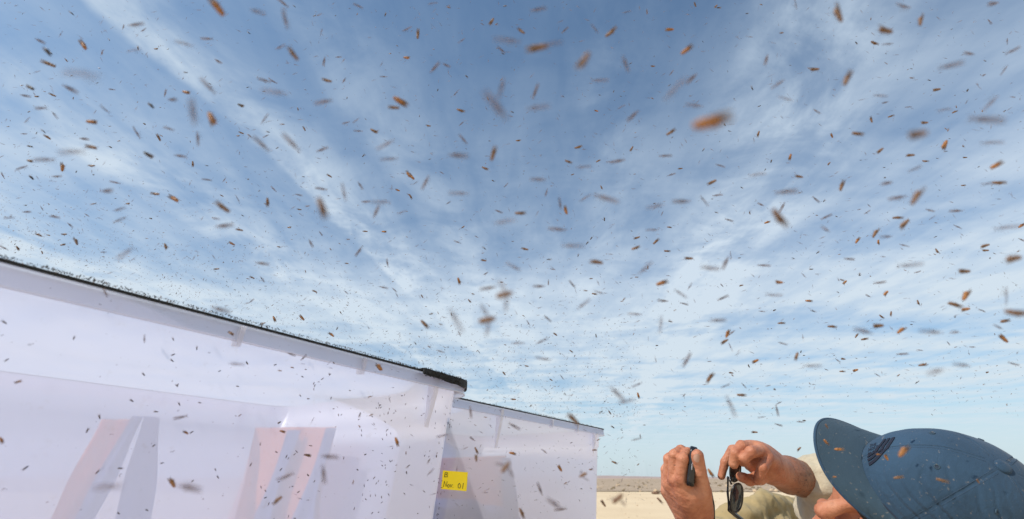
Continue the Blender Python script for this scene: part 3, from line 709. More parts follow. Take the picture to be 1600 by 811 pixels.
# brim
V = []; Fc = []; nu, nv = 44, 18
def brim_pt(s_, t_, h=0.):            # s -1..1 across, t 0..1 outwards
    az = s_*1.12; root = np.array([-.0835*math.sin(az), .1045*math.cos(az), .004])
    x = root[0]*(1+.05*t_); out = .066*(1-abs(s_)**4.5)**.6
    y = root[1]+out*t_
    z = root[2]+.006*t_*(1-.3*abs(s_))-.024*(abs(s_)**1.8)*(t_**.9)*1.0-.006*abs(s_)**2
    return np.array([x, y, z+h])
for h in (.0014, -.0014):
    for j in range(nv+1):
        for i in range(nu+1): V.append(brim_pt(-1+2*i/nu, j/nv, h))
n1 = (nu+1)*(nv+1)
for j in range(nv):
    for i in range(nu): a = j*(nu+1)+i; Fc.append((a, a+1, a+nu+2, a+nu+1)); Fc.append((a+n1, a+nu+1+n1, a+nu+2+n1, a+1+n1))
edge = [nv*(nu+1)+i for i in range(nu+1)]
for a, b in zip(edge, edge[1:]): Fc.append((a, b, b+n1, a+n1))
brim = mesh('brim', V, Fc, M['cap_brim'], capo)
V, Fc = tube([brim_pt(s_, 1., 0) for s_ in np.linspace(-.995, .995, 60)], .0021, 8); mesh('brim_piping', V, Fc, M['cap'], brim)
for tt in (.22, .42, .62, .82):
    V, Fc = tube([brim_pt(s_, tt, .0013) for s_ in np.linspace(-.93, .93, 60)], .00025, 4); mesh('stitching', V, Fc, M['cap_brim'], brim)

# ---- sunglasses held in the right hand
gl = empty('sunglasses', A(1150, 740, .885)); GO = np.array(gl.location); tag(gl, 'dark sunglasses dangling from the right hand below the fingers', 'sunglasses')
def lens(cx, cy, z0, rx, ry, tilt, yaw, nm='lens'):
    c = A(cx, cy, z0); ex = CR*math.cos(yaw)+CF*math.sin(yaw); ey = CU*math.cos(tilt)+ex*math.sin(tilt); ex = ex*math.cos(tilt)-CU*math.sin(tilt); nn = np.cross(ex, ey)
    pr = lambda a: (abs(math.cos(a))**.85*math.copysign(1, math.cos(a)), abs(math.sin(a))**.85*math.copysign(1, math.sin(a)))
    ring = [c+ex*rx*pr(a)[0]+ey*ry*pr(a)[1] for a in np.linspace(0, 2*math.pi, 37)]
    V, Fc = tube(ring, .0021, 8, False); fr = mesh('frame', np.array(V)-GO, Fc, M['black_gloss'], gl)
    V = []; Fc = []; n = 30
    for sgn in (-1, 1):
        for q in (0, .35, .7, 1.):
            for k in range(n): a = 2*math.pi*k/n; V.append(c+ex*rx*.97*q*pr(a)[0]+ey*ry*.97*q*pr(a)[1]+nn*(.0035*(1-q*q)+sgn*.0007))
    for s0 in (0, 1):
        for i in range(3):
            for k in range(n): k2 = (k+1) % n; b = s0*4*n; Fc.append((b+i*n+k, b+i*n+k2, b+i*n+n+k2, b+i*n+n+k))
    mesh('lens', np.array(V)-GO, Fc, M['glass'], gl)
lens(1151, 778, .868, .0175, .0262, .10, .5)
lens(1149, 733, .892, .0165, .0235, .0, .55)
V, Fc = tube([A(1143, 757, .874), A(1141, 752, .876), A(1142, 746, .882), A(1146, 744, .886)], .0022, 8); mesh('bridge', np.array(V)-GO, Fc, M['black_gloss'], gl)
V, Fc = tube([A(1140, 788, .866), A(1139.5, 797, .866), A(1150, 806, .874), A(1166, 818, .89), A(1186, 834, .91), A(1196, 846, .92)], [.003, .0035, .0035, .003, .0035, .004], 8); mesh('temple_arm', np.array(V)-GO, Fc, M['black_gloss'], gl)
V, Fc = tube([A(1137.5, 745, .90), A(1137, 770, .878), A(1139, 792, .872), A(1150, 803, .882), A(1170, 819, .90)], .0022, 8); mesh('temple_arm', np.array(V)-GO, Fc, M['black_gloss'], gl)

# ---- phone held edge-on in the left hand
ph = empty('phone', A(1079, 725, .87)); PO = np.array(ph.location); tag(ph, 'slim black phone held edge-on between thumb and fingers', 'phone')
def rbox(c, ax, hx, hy, hz, r, seg=5):
    """rounded slab: rounded rectangle hy x hz extruded along hx with softened edges"""
    V = []; Fc = []; loops = []
    for x, ins in ((-hx, .0022), (-hx+.0008, .0008), (-hx+.0022, 0), (hx-.0022, 0), (hx-.0008, .0008), (hx, .0022)):
        l = []
        for cy, cz, a0 in ((hy-r, hz-r, 0), (-(hy-r), hz-r, 90), (-(hy-r), -(hz-r), 180), (hy-r, -(hz-r), 270)):
            for k in range(seg+1):
                a = math.radians(a0+90*k/seg); rr = r-ins; l.append(c+ax[0]*x+ax[1]*(cy+rr*math.cos(a))+ax[2]*(cz+rr*math.sin(a)))
        loops.append(l)
    V = [p for l in loops for p in l]; n = len(loops[0])
    for i in range(5):
        for k in range(n): k2 = (k+1) % n; Fc.append((i*n+k, (i+1)*n+k, (i+1)*n+k2, i*n+k2))
    Fc.append(tuple(range(n))); Fc.append(tuple(range(5*n, 6*n))[::-1]); return V, Fc
c0 = A(1079.5, 728, .905); vr = c0-E3; vr /= np.linalg.norm(vr)
a2 = CU-CU@vr*vr; a2 /= np.linalg.norm(a2); a0_ = np.cross(vr, a2); a0_ = a0_*math.cos(.0)+0*a2
th = math.radians(-6); a0r = a0_*math.cos(th)+a2*math.sin(th); a2r = a2*math.cos(th)-a0_*math.sin(th)
yw = math.radians(-2); a1r = vr*math.cos(yw)+a0r*math.sin(yw); a0r = np.cross(a2r, a1r); a0r /= np.linalg.norm(a0r)
AX = (a0r, a1r, a2r)
V, Fc = rbox(c0, AX, .0066, .066, .0355, .012); pb = mesh('phone_body', np.array(V)-PO, Fc, M['black_gloss'], ph)
V, Fc = rbox(c0-a1r*.0655, AX, .0016, .0016, .007, .0012); mesh('side_button', np.array(V)-PO, Fc, M['silver'], pb)
st = [A(1098, 742, .900), A(1104, 752, .905), A(1110, 770, .905), A(1114, 790, .905), A(1114.5, 815, .905), A(1112, 850, .91)]
V = []; Fc = []
for p in st:
    for dx, dz in ((-.0038, 0), (.0038, 0), (.0038, .0016), (-.0038, .0016)): V.append(p+CR*dx+CF*dz-PO)
for i in range(len(st)-1):
    for k in range(4): k2 = (k+1) % 4; Fc.append((i*4+k, i*4+k2, i*4+4+k2, i*4+4+k))
Fc += [(0, 3, 2, 1), (20, 21, 22, 23)]
mesh('wrist_strap', V, Fc, M['black'], ph)

# ------------------------------------------------------------------ the swarm
def fly_meshes(body_mat, wing_mat, name, span, wl, ww, slender):
    """body along +X (head forward), 1 unit = body length; returns (body, wing left, wing right, legs, whole)"""
    rr = [(-.50, .03), (-.42, .12), (-.28, .175), (-.10, .185), (.02, .15), (.08, .16), (.20, .175), (.30, .13), (.34, .08), (.37, .115), (.44, .12), (.50, .05)]
    sg = 10; V = []; Fc = []
    for x, r_ in rr:
        for k in range(sg): a = 2*math.pi*k/sg; V.append((x, r_*slender*math.cos(a), r_*slender*.9*math.sin(a)+(.02 if x > .0 else 0)))
    for i in range(len(rr)-1):
        for k in range(sg): k2 = (k+1) % sg; Fc.append((i*sg+k, i*sg+k2, (i+1)*sg+k2, (i+1)*sg+k))
    Fc.append(tuple(range(sg))[::-1]); Fc.append(tuple((len(rr)-1)*sg+k for k in range(sg)))
    for s_ in (-1, 1): o = len(V); V += [(.42+.05*a, s_*.09+.045*b, .05+.05*c) for a, b, c in ((1, 0, 0), (-1, 0, 0), (0, 1, 0), (0, -1, 0), (0, 0, 1), (0, 0, -1))]; Fc += [(o+i, o+j, o+k) for i, j, k in ((0, 2, 4), (2, 1, 4), (1, 3, 4), (3, 0, 4), (2, 0, 5), (1, 2, 5), (3, 1, 5), (0, 3, 5))]
    bodyd = (V, Fc)
    def wing(s_):
        V = []; n = 8; a = math.radians(span)
        for lay in (0, .006):
            for i in range(n+1):
                q = i/n; w_ = ww*(math.sin(math.pi*min(1, q*.92+.06))**.6)
                for e in (-.5, .5):
                    lx, ly = q*wl, e*w_+.0
                    V.append((.15-lx*math.cos(a)+ly*math.sin(a)*.6, s_*(.06+lx*math.sin(a)+ly*math.cos(a)*1.0), .10+lay+.10*q))
        Fc = []; m_ = 2*(n+1)
        for i in range(n): k = 2*i; Fc.append((k, k+1, k+3, k+2)); Fc.append((k+m_, k+2+m_, k+3+m_, k+1+m_))
        return V, Fc
    def legs():
        P = []
        for s_ in (-1, 1):
            for x, dx in ((.22, .16), (.10, 0), (0, -.18)):
                P.append(tube([(x, s_*.08, -.08), (x+dx*.6, s_*.15, -.10), (x+dx*1.6-.1, s_*.19, -.24)], .012, 3, False))
        return join(P)
    def mk(nm, vf, mats, mi=None):
        me = bpy.data.meshes.new(nm); me.from_pydata([tuple(map(float, p)) for p in vf[0]], [], [tuple(f) for f in vf[1]])
        for m_ in mats: me.materials.append(m_)
        me.polygons.foreach_set('use_smooth', [True]*len(me.polygons))
        if mi: me.polygons.foreach_set('material_index', mi)
        return me
    wl_, wr_, lg = wing(1), wing(-1), legs()
    allp = join([bodyd, wl_, wr_, lg]); mi = [0]*len(bodyd[1])+[1]*(len(wl_[1])+len(wr_[1]))+[2]*len(lg[1])
    return dict(body=mk('fly_body', bodyd, [body_mat]), wings=[mk('wing', wl_, [wing_mat]), mk('wing', wr_, [wing_mat])], legs=mk('legs', lg, [M['leg']]), whole=mk('fly', allp, [body_mat, wing_mat, M['leg']], mi))
KIND = {'o': fly_meshes(M['fly_orange'], M['wing'], 'o', 4, .90, .24, 1.1), 'b': fly_meshes(M['fly_brown'], M['wing'], 'b', 3, .95, .20, .95),
        'd': fly_meshes(M['fly_dark'], M['wing'], 'd', 4, .85, .2, 1.0), 'x': fly_meshes(M['fly_brown'], M['wing_pale'], 'x', 68, 1.0, .36, .95),
        'w': fly_meshes(M['wing_faint'], M['wing_faint'], 'w', 2, 1.5, .24, .45), 'm': fly_meshes(M['wing_pale'], M['wing_pale'], 'm', 2, 1.35, .22, .55)}
REAL = {'o': .0068, 'b': .0062, 'd': .0052, 'x': .0060, 'w': .0058, 'm': .0058}       # body length in metres
SPAN = {'o': 1.25, 'b': 1.3, 'd': 1.2, 'x': 1.0, 'w': 1.85, 'm': 1.7}                # how long the whole insect looks against its body
# (tile x, tile y, list of (x, y, length, angle, kind)) - measured in 4.056x enlargements of 320 x 200 areas
T = [(0, 0, [(245,255,80,25,'m'),(305,330,70,52,'d'),(318,408,80,22,'b'),(532,290,75,58,'o'),(380,228,55,-45,'w'),(645,342,45,-70,'m'),(422,384,25,60,'b'),(785,165,50,80,'m'),(845,160,110,-8,'m'),(905,195,55,-14,'m'),(868,316,110,-12,'w'),(988,310,32,0,'b'),(1195,285,120,12,'w'),(198,558,62,28,'d'),(150,605,72,10,'m'),(232,612,32,0,'b'),(338,604,42,22,'b'),(430,555,120,27,'m'),(720,568,48,10,'m'),(278,685,95,3,'m'),(580,772,75,5,'o'),(962,672,48,48,'d'),(915,785,25,30,'d'),(1180,585,60,14,'o'),(1085,632,95,5,'m'),(1046,600,55,-75,'m'),(1230,745,190,78,'m'),(165,770,62,-38,'w'),(680,705,85,42,'w'),(340,720,70,50,'w'),(570,480,430,5,'w')]),
 (320, 0, [(85,52,135,55,'o'),(315,68,150,18,'w'),(510,30,90,38,'m'),(518,148,135,80,'m'),(565,350,100,50,'b'),(465,305,90,-16,'w'),(78,385,75,35,'m'),(758,378,68,-80,'m'),(840,362,45,-5,'m'),(780,512,65,10,'b'),(775,640,120,-14,'m'),(878,518,45,-52,'m'),(735,220,55,-70,'w'),(715,98,50,-18,'w'),(985,45,75,24,'m'),(1270,192,75,-14,'m'),(1278,366,50,10,'o'),(1143,487,52,2,'m'),(1235,640,110,30,'o'),(1205,682,75,6,'b'),(42,565,125,52,'m'),(228,668,52,24,'d'),(395,515,90,14,'m'),(445,522,60,30,'m'),(30,246,80,2,'m'),(480,590,200,5,'w'),(45,750,120,60,'o'),(370,770,90,-50,'w'),(590,690,25,70,'b'),(905,775,55,-12,'m'),(970,755,60,-42,'w')]),
 (640, 0, [(52,222,68,92,'b'),(520,135,65,-60,'b'),(467,157,30,30,'m'),(712,200,62,40,'b'),(795,65,110,-8,'m'),(130,25,70,-8,'w'),(820,300,150,-10,'b'),(860,290,210,-12,'w'),(660,262,250,8,'w'),(975,200,65,-42,'m'),(1108,380,150,-58,'b'),(1270,210,90,-35,'b'),(1185,195,80,50,'w'),(148,442,95,-45,'m'),(225,410,70,30,'m'),(592,325,70,42,'m'),(178,572,18,-60,'d'),(285,600,40,-48,'m'),(320,700,60,20,'b'),(590,530,210,-75,'w'),(575,705,230,48,'m'),(790,600,105,-70,'m'),(780,685,200,-6,'w'),(1185,703,28,20,'o'),(1180,510,120,-3,'w'),(322,790,42,-40,'m'),(122,798,35,5,'b'),(340,250,60,-30,'w')]),
 (960, 0, [(512,32,35,65,'b'),(644,40,38,-50,'b'),(205,68,48,90,'m'),(65,80,65,-14,'w'),(352,187,58,0,'o'),(452,320,85,-35,'o'),(62,385,115,70,'m'),(246,420,32,0,'b'),(355,468,48,-55,'m'),(500,488,115,-42,'m'),(350,600,260,-42,'w'),(965,368,90,-72,'m'),(530,672,145,2,'w'),(130,722,110,-42,'m'),(595,778,250,-12,'o'),(1270,440,70,-3,'b'),(700,792,20,60,'d'),(1272,700,60,30,'m'),(1150,40,85,72,'w'),(1055,520,110,-30,'w'),(30,685,60,-30,'w'),(1105,632,110,10,'w')]),
 (1280, 0, [(120,95,130,68,'b'),(545,47,130,0,'m'),(640,135,85,-78,'b'),(420,195,130,6,'b'),(345,272,55,25,'b'),(450,278,75,-3,'w'),(172,505,115,-62,'b'),(800,422,145,-14,'m'),(960,342,85,8,'m'),(745,568,62,-10,'b'),(940,572,28,-50,'d'),(1046,475,52,-28,'m'),(1205,330,95,-30,'m'),(1100,635,190,-40,'w'),(1010,755,210,6,'m'),(425,648,52,-14,'m'),(555,680,45,0,'m'),(855,710,36,-28,'b'),(330,762,45,75,'b'),(450,738,38,-18,'b'),(668,778,58,-4,'b'),(1110,22,110,-14,'m'),(1075,132,45,65,'m'),(1190,255,50,-80,'m'),(1180,430,80,-55,'w'),(418,398,30,30,'m'),(365,605,90,8,'w'),(770,700,110,-6,'w')]),
 (0, 200, [(305,60,48,40,'b'),(193,117,32,10,'d'),(190,208,58,12,'b'),(310,202,130,-5,'m'),(397,252,62,85,'o'),(20,303,42,60,'m'),(202,316,38,48,'d'),(145,38,48,3,'m'),(525,68,78,5,'m'),(588,122,80,14,'b'),(500,150,260,-3,'w'),(585,240,44,-4,'b'),(348,308,68,0,'m'),(582,270,25,80,'m'),(702,122,24,30,'d'),(1008,65,50,65,'b'),(940,170,72,32,'d'),(878,45,85,75,'m'),(1085,10,80,14,'m'),(1255,50,110,75,'m'),(1222,225,42,85,'b'),(670,400,125,0,'m'),(745,348,62,14,'m'),(1108,450,80,30,'o'),(160,532,60,-5,'m'),(810,480,34,0,'b'),(733,447,12,0,'d'),(955,573,22,14,'d'),(440,610,55,36,'m'),(545,548,38,35,'m'),(335,560,80,5,'m'),(270,515,42,60,'m'),(740,590,95,-20,'w'),(740,520,95,-14,'w'),(75,570,80,-2,'w'),(412,673,38,3,'b'),(250,678,45,28,'b'),(310,680,25,20,'b'),(485,722,60,60,'b'),(1050,748,52,60,'b'),(112,760,40,55,'b'),(398,740,40,-10,'b'),(268,790,25,85,'b'),(820,775,190,-30,'w'),(665,787,42,-3,'m'),(38,765,60,38,'m'),(155,248,80,-22,'m'),(18,300,40,60,'m'),(990,418,60,4,'b'),(1130,175,85,5,'m')]),
 (320, 200, [(380,122,140,40,'m'),(572,115,150,50,'m'),(730,142,85,-24,'m'),(1170,92,150,-30,'w'),(395,48,45,-22,'m'),(220,155,28,80,'m'),(793,305,38,32,'b'),(783,430,14,10,'d'),(755,388,80,8,'m'),(740,495,150,72,'b'),(122,508,105,38,'b'),(398,466,65,85,'b'),(445,395,50,50,'m'),(205,440,60,60,'w'),(28,330,62,3,'m'),(110,430,24,30,'b'),(602,517,30,5,'b'),(588,422,55,8,'m'),(535,630,34,0,'b'),(224,646,44,14,'b'),(105,622,130,-4,'m'),(467,753,26,10,'b'),(668,722,70,60,'m'),(888,435,135,80,'w'),(1080,545,100,-65,'m'),(1225,395,32,20,'o'),(1290,295,50,60,'o'),(1288,420,40,35,'m'),(1135,657,36,5,'o'),(1020,655,32,5,'b'),(985,770,80,-60,'m'),(1010,468,75,5,'m'),(1145,470,140,-3,'w'),(1235,540,75,-14,'w'),(980,355,65,55,'m'),(1195,195,120,-5,'w'),(1070,18,62,30,'b'),(210,50,26,0,'b'),(235,32,34,20,'b'),(632,8,36,60,'b'),(985,20,60,-3,'m'),(120,335,40,-50,'m'),(60,572,75,14,'w'),(250,745,20,5,'m'),(730,662,42,55,'m')]),
 (640, 200, [(528,170,100,-72,'b'),(476,255,52,25,'b'),(285,172,150,5,'m'),(350,85,85,44,'m'),(110,330,115,-72,'m'),(686,80,36,0,'b'),(530,335,20,30,'d'),(835,328,110,-2,'m'),(870,398,58,-78,'m'),(1065,123,55,-10,'b'),(1002,212,52,20,'b'),(1192,210,34,-32,'b'),(1035,294,24,-20,'b'),(1215,375,32,70,'b'),(1215,440,170,24,'m'),(955,495,85,80,'m'),(990,525,62,72,'o'),(1235,580,26,90,'d'),(1150,700,24,-55,'d'),(960,645,125,2,'m'),(695,540,75,0,'b'),(312,725,52,24,'m'),(430,692,30,32,'m'),(342,415,165,2,'w'),(1095,455,90,-28,'w'),(1000,745,190,0,'w'),(735,768,50,10,'b'),(340,627,28,-40,'b'),(15,312,55,45,'o'),(5,432,40,60,'b'),(570,600,190,-5,'w'),(655,718,16,0,'b'),(555,525,60,20,'m'),(240,478,40,-28,'m'),(1080,250,110,-4,'w'),(1280,215,60,-3,'w'),(212,288,34,32,'m'),(605,368,40,-50,'m')]),
 (960, 200, [(352,30,68,-32,'b'),(110,130,44,-60,'b'),(40,206,100,-8,'m'),(420,257,32,-5,'b'),(350,300,55,-14,'m'),(658,236,66,20,'m'),(622,342,66,-28,'b'),(912,35,44,-75,'b'),(1114,182,48,-75,'o'),(993,212,24,-75,'d'),(955,265,16,-60,'d'),(1172,308,56,12,'b'),(880,300,130,-6,'w'),(1060,408,150,-4,'m'),(1268,445,62,40,'m'),(445,465,125,-2,'m'),(555,445,90,55,'w'),(640,428,65,-3,'m'),(618,450,14,0,'d'),(1070,490,75,-68,'m'),(1035,560,150,55,'b'),(965,598,40,-22,'o'),(858,540,24,65,'b'),(715,580,62,18,'m'),(305,535,34,-62,'m'),(145,695,46,-20,'b'),(260,722,54,-42,'b'),(130,762,60,-18,'b'),(330,780,42,3,'b'),(345,628,32,5,'b'),(260,645,90,-4,'w'),(305,178,90,0,'m'),(735,795,60,80,'w'),(285,490,130,-10,'w'),(935,488,60,22,'m')]),
 (1280, 200, [(80,50,34,62,'o'),(235,35,80,5,'b'),(625,40,170,-12,'b'),(387,142,60,-40,'b'),(62,225,32,-45,'b'),(795,105,72,-68,'o'),(580,172,58,0,'b'),(668,210,40,8,'b'),(925,187,30,0,'b'),(1115,240,85,-28,'o'),(140,372,78,-68,'b'),(440,347,100,-10,'m'),(610,440,130,-65,'b'),(515,440,125,-14,'m'),(585,268,100,-25,'w'),(690,518,62,12,'m'),(1130,348,80,4,'b'),(1050,355,110,-6,'w'),(880,524,90,2,'m'),(910,364,30,0,'b'),(540,605,95,-42,'b'),(490,568,60,-4,'b'),(352,670,72,-65,'b'),(240,715,46,-60,'o'),(374,722,36,80,'o'),(1278,620,48,-35,'o'),(745,778,42,68,'b'),(1052,745,62,-18,'b'),(1055,776,46,-2,'b'),(1275,705,50,24,'m'),(30,570,75,-25,'m'),(50,648,100,28,'w'),(258,515,30,-14,'m'),(295,538,45,-38,'m'),(440,688,100,-3,'w'),(1150,635,190,-3,'w'),(525,742,60,20,'m'),(865,622,55,35,'m'),(310,487,30,48,'m'),(30,690,42,-30,'w'),(1060,95,150,3,'w')]),
 (320, 400, [(78,82,36,-5,'b'),(350,45,95,6,'m'),(303,138,34,24,'b'),(360,140,50,50,'m'),(700,225,34,30,'b'),(618,394,46,48,'o'),(440,397,44,62,'o'),(806,500,44,38,'o'),(170,490,42,30,'o'),(80,335,130,18,'m'),(902,47,28,10,'b'),(1125,197,60,8,'m'),(1195,208,44,40,'m'),(1160,55,60,80,'m'),(890,225,40,35,'m'),(1110,705,62,50,'o'),(540,620,62,20,'m'),(620,650,60,-42,'m'),(552,706,26,10,'b'),(818,678,16,60,'d'),(180,682,120,-2,'w'),(205,140,14,0,'d'),(290,290,44,-42,'m'),(860,357,22,60,'b'),(1222,255,44,70,'w')]),
 (640, 400, [(472,28,42,12,'b'),(312,155,50,70,'o'),(80,257,28,60,'b'),(400,240,22,20,'b'),(378,283,32,50,'b'),(92,428,75,45,'b'),(518,200,115,-8,'m'),(600,245,110,-14,'x'),(490,405,110,-10,'x'),(865,388,65,42,'m'),(1168,240,38,12,'b'),(1215,235,80,14,'w'),(880,158,42,88,'m'),(835,192,90,0,'m'),(915,85,42,14,'m'),(1190,38,95,10,'b'),(1040,190,70,55,'m'),(1085,320,110,-38,'w'),(758,432,42,60,'m'),(925,497,36,40,'b'),(1022,602,28,35,'b'),(740,697,28,10,'b'),(600,745,34,55,'b'),(898,786,24,30,'b'),(955,622,10,0,'d'),(820,548,95,-28,'w'),(665,552,90,-5,'w'),(870,655,110,10,'w'),(185,600,60,14,'m'),(328,576,14,40,'d'),(275,370,260,62,'w'),(475,115,40,-30,'m'),(680,80,120,30,'w'),(320,500,40,65,'m'),(960,760,40,50,'m'),(1152,143,24,0,'b'),(585,166,24,0,'b'),(443,612,30,60,'m')]),
 (960, 400, [(212,75,28,88,'b'),(295,172,80,-18,'o'),(175,95,130,-42,'w'),(475,15,60,3,'b'),(580,72,130,2,'m'),(710,30,110,-58,'m'),(345,125,28,5,'m'),(672,272,80,-28,'m'),(635,408,105,-3,'m'),(805,186,32,-8,'b'),(685,190,34,45,'m'),(1045,167,60,3,'o'),(1228,284,42,0,'o'),(1192,115,45,50,'w'),(1015,343,24,-20,'d'),(925,350,40,5,'m'),(1053,425,46,-5,'b'),(715,495,60,-75,'o'),(700,540,62,-28,'b'),(750,480,60,-35,'m'),(730,565,60,75,'w'),(895,665,52,-25,'o'),(852,698,20,70,'d'),(1155,632,62,-65,'b'),(1182,606,20,-60,'d'),(1200,630,16,0,'d'),(605,770,70,-60,'b'),(445,680,110,-60,'w'),(295,405,130,-80,'w'),(743,740,28,14,'b'),(1055,550,62,12,'m'),(430,300,60,14,'m'),(320,285,80,3,'m'),(150,370,100,0,'w'),(270,567,20,0,'d'),(595,668,30,-5,'m'),(985,245,120,0,'w'),(1225,695,120,-2,'w'),(930,60,80,5,'m'),(400,225,100,36,'w'),(470,205,60,-60,'w')]),
 (1280, 400, [(163,166,38,-40,'o'),(422,235,52,-40,'o'),(626,293,40,80,'b'),(455,363,36,-82,'b'),(392,382,38,40,'b'),(375,442,90,-3,'b'),(515,472,66,-45,'o'),(235,507,36,-62,'b'),(282,527,45,-14,'b'),(75,446,56,0,'b'),(300,480,130,18,'m'),(583,434,18,10,'d'),(925,252,90,-52,'o'),(928,337,60,-12,'o'),(850,305,90,14,'b'),(1020,342,58,26,'m'),(920,97,95,0,'b'),(1230,15,140,-8,'b'),(1170,412,70,-8,'b'),(1170,525,70,50,'o'),(1235,360,140,10,'b'),(152,652,40,10,'b'),(110,656,40,40,'m'),(230,724,44,-14,'o'),(142,731,36,-5,'b'),(38,717,28,20,'m'),(175,18,80,4,'m'),(612,104,50,-18,'m'),(365,170,85,-10,'m'),(315,256,50,22,'m'),(535,60,190,-8,'w'),(740,482,190,6,'w'),(870,482,100,3,'w'),(815,548,36,48,'m'),(510,622,68,-5,'m'),(650,690,55,-12,'b'),(674,684,20,-75,'b'),(760,725,170,-14,'w'),(1065,737,30,-10,'b'),(925,693,130,6,'w'),(1215,678,66,12,'m'),(1182,225,130,-80,'w'),(360,750,44,36,'m'),(950,622,30,48,'m'),(1145,455,80,26,'w'),(978,577,40,-2,'m'),(628,595,36,10,'m')]),
 (940, 560, [(232,232,40,75,'o'),(50,340,30,55,'b'),(685,122,75,-60,'b'),(530,30,110,-65,'w'),(770,180,70,-20,'w'),(805,270,170,72,'w'),(880,232,60,4,'b'),(1108,315,75,88,'m'),(1130,278,50,-14,'m'),(1250,400,60,0,'m'),(1282,393,22,0,'d'),(932,47,22,60,'d'),(972,467,42,0,'b'),(820,92,30,10,'b'),(1060,172,40,0,'m'),(895,165,45,50,'m'),(80,205,130,48,'m'),(130,278,120,-18,'w'),(245,500,32,85,'m'),(205,515,75,-18,'w'),(1110,418,60,20,'m'),(1252,572,40,-36,'b'),(688,722,60,60,'o'),(1025,370,60,-4,'w'),(78,658,40,18,'b'),(462,676,14,0,'d'),(240,160,80,-30,'w'),(518,238,32,-60,'m')])]
# against the tubs and the sand: (px, py, length, angle, kind) in photograph pixels
T2 = [(620,689,15,65,'o'),(441,674,10,20,'o'),(480,711,14,5,'b'),(510,713,30,8,'m'),(435,780,20,-38,'b'),(270,755,18,60,'o'),(290,760,46,5,'m'),(2,687,12,70,'o'),(287,651,24,-12,'m'),(291,676,10,30,'o'),(30,596,14,-14,'b'),(226,532,14,85,'m'),(166,460,16,75,'m'),(361,521,12,20,'b'),(363,381,10,30,'o'),(800,708,12,14,'o'),(744,716,15,85,'b'),(790,730,20,-50,'x'),(800,664,22,30,'m'),(740,687,12,40,'m'),(744,703,12,60,'b'),(875,732,14,60,'o'),(911,742,14,-30,'x'),(845,768,22,65,'m'),(880,795,22,-3,'m'),(870,790,30,35,'m'),(815,800,18,60,'b'),(897,656,26,45,'b'),(852,706,14,48,'m'),(803,624,9,0,'b'),(928,703,8,0,'b'),(943,787,14,55,'b'),(1024,770,16,-5,'b'),(965,779,22,-50,'x'),(735,640,20,80,'m'),(695,680,20,-14,'w'),(592,575,12,60,'o'),(670,740,18,-50,'w'),(505,735,30,80,'m'),(452,742,30,-20,'m'),(180,760,70,-8,'w'),(1030,781,12,45,'b'),(1291,665,9,60,'b'),(1290,690,12,50,'o'),(1310,702,14,-4,'o'),(1385,715,12,65,'o'),(1372,710,8,5,'o'),(1410,706,24,-45,'o'),(1304,745,7,-10,'o'),(1402,746,16,-8,'b'),(1470,750,18,14,'b'),(1528,752,10,60,'b')]
ALL = [(tx+x/4.056, ty+y/4.056, L/4.056, a, k) for tx, ty, l in T for x, y, L, a, k in l]+[tuple(q) for q in T2]
def scene_depth(px, py):
    """how far a fly may be (along the view axis) before it would be behind or inside a tub or the man"""
    r = ray(px, py)/F_PX; lim = 9.
    for cor, L, W in ((C1, L1, W1), (C2, L2, W1)):
        tgt = cor@DN; den = r@DN; s_ = (tgt-E3@DN)/den if abs(den) > 1e-6 else -1
        if s_ > 0:
            p = r*s_+E3; x = (p-cor)@DL
            if -.1 < x < L+.03 and p[2] < HR+.01: lim = min(lim, s_-.02)
    if px > 1258 and py > 650: lim = min(lim, .46)
    elif px > 1025 and py > 683: lim = min(lim, .76)
    return lim
def orient(angle, lay, roll):
    """world rotation: body axis lies at that angle in the picture plane, then leans in depth by lay"""
    a = math.radians(angle); ax = CR*math.cos(a)-CU*math.sin(a); ax = ax*math.cos(lay)+CF*math.sin(lay)
    up = -CF*math.cos(lay)+(CR*math.cos(a)-CU*math.sin(a))*math.sin(lay); sd_ = np.cross(up, ax); up2 = up*math.cos(roll)+sd_*math.sin(roll); sd2 = np.cross(up2, ax)
    return Matrix([[ax[i], sd2[i], up2[i]] for i in range(3)])
fr = random.Random(11)
rows = []
for px, py, L, a, k in ALL:
    if k in 'w' and L > 30: L = 30+(L-30)*.5
    r = ray(px, py); n_ = np.linalg.norm(r)/F_PX                       # off-axis stretch is left to the lens
    size = REAL[k]*fr.uniform(.85, 1.2); zc = F_PX*size*SPAN[k]/max(L, 3.2)
    lim = scene_depth(px, py)
    if zc > lim: zc = lim*fr.uniform(.9, .99)
    size = zc*L/F_PX/SPAN[k]; size = min(max(size, .0028), .0088); zc = min(F_PX*size*SPAN[k]/max(L, 2.5), lim)
    rows.append((L, px, py, zc, size, a, k))
rows.sort(key=lambda q: -q[0])
def place(o, px, py, zc, size, a, k):
    lay = fr.uniform(-.25, .25); roll = fr.uniform(-.5, .5)
    if fr.random() < .5: a += 180
    m_ = orient(a, lay, roll).to_4x4(); m_ = m_ @ Matrix.Diagonal((size, size, size, 1)); m_.translation = Vector(A(px, py, zc)); o.matrix_world = m_
COL = {'o': 'orange brown', 'b': 'brown', 'd': 'dark', 'x': 'spread winged brown', 'w': 'pale smoky winged', 'm': 'smoky brown'}
def whereabouts(px, py):
    v = 'top edge' if py < 60 else 'upper sky' if py < 200 else 'middle sky' if py < 380 else 'lower sky' if py < 600 else 'bottom of the picture'
    h = 'far left' if px < 200 else 'left' if px < 500 else 'centre left' if px < 760 else 'centre' if px < 960 else 'centre right' if px < 1200 else 'right' if px < 1430 else 'far right'
    return h, v
seen = {}
named = []
N_BIG = 70
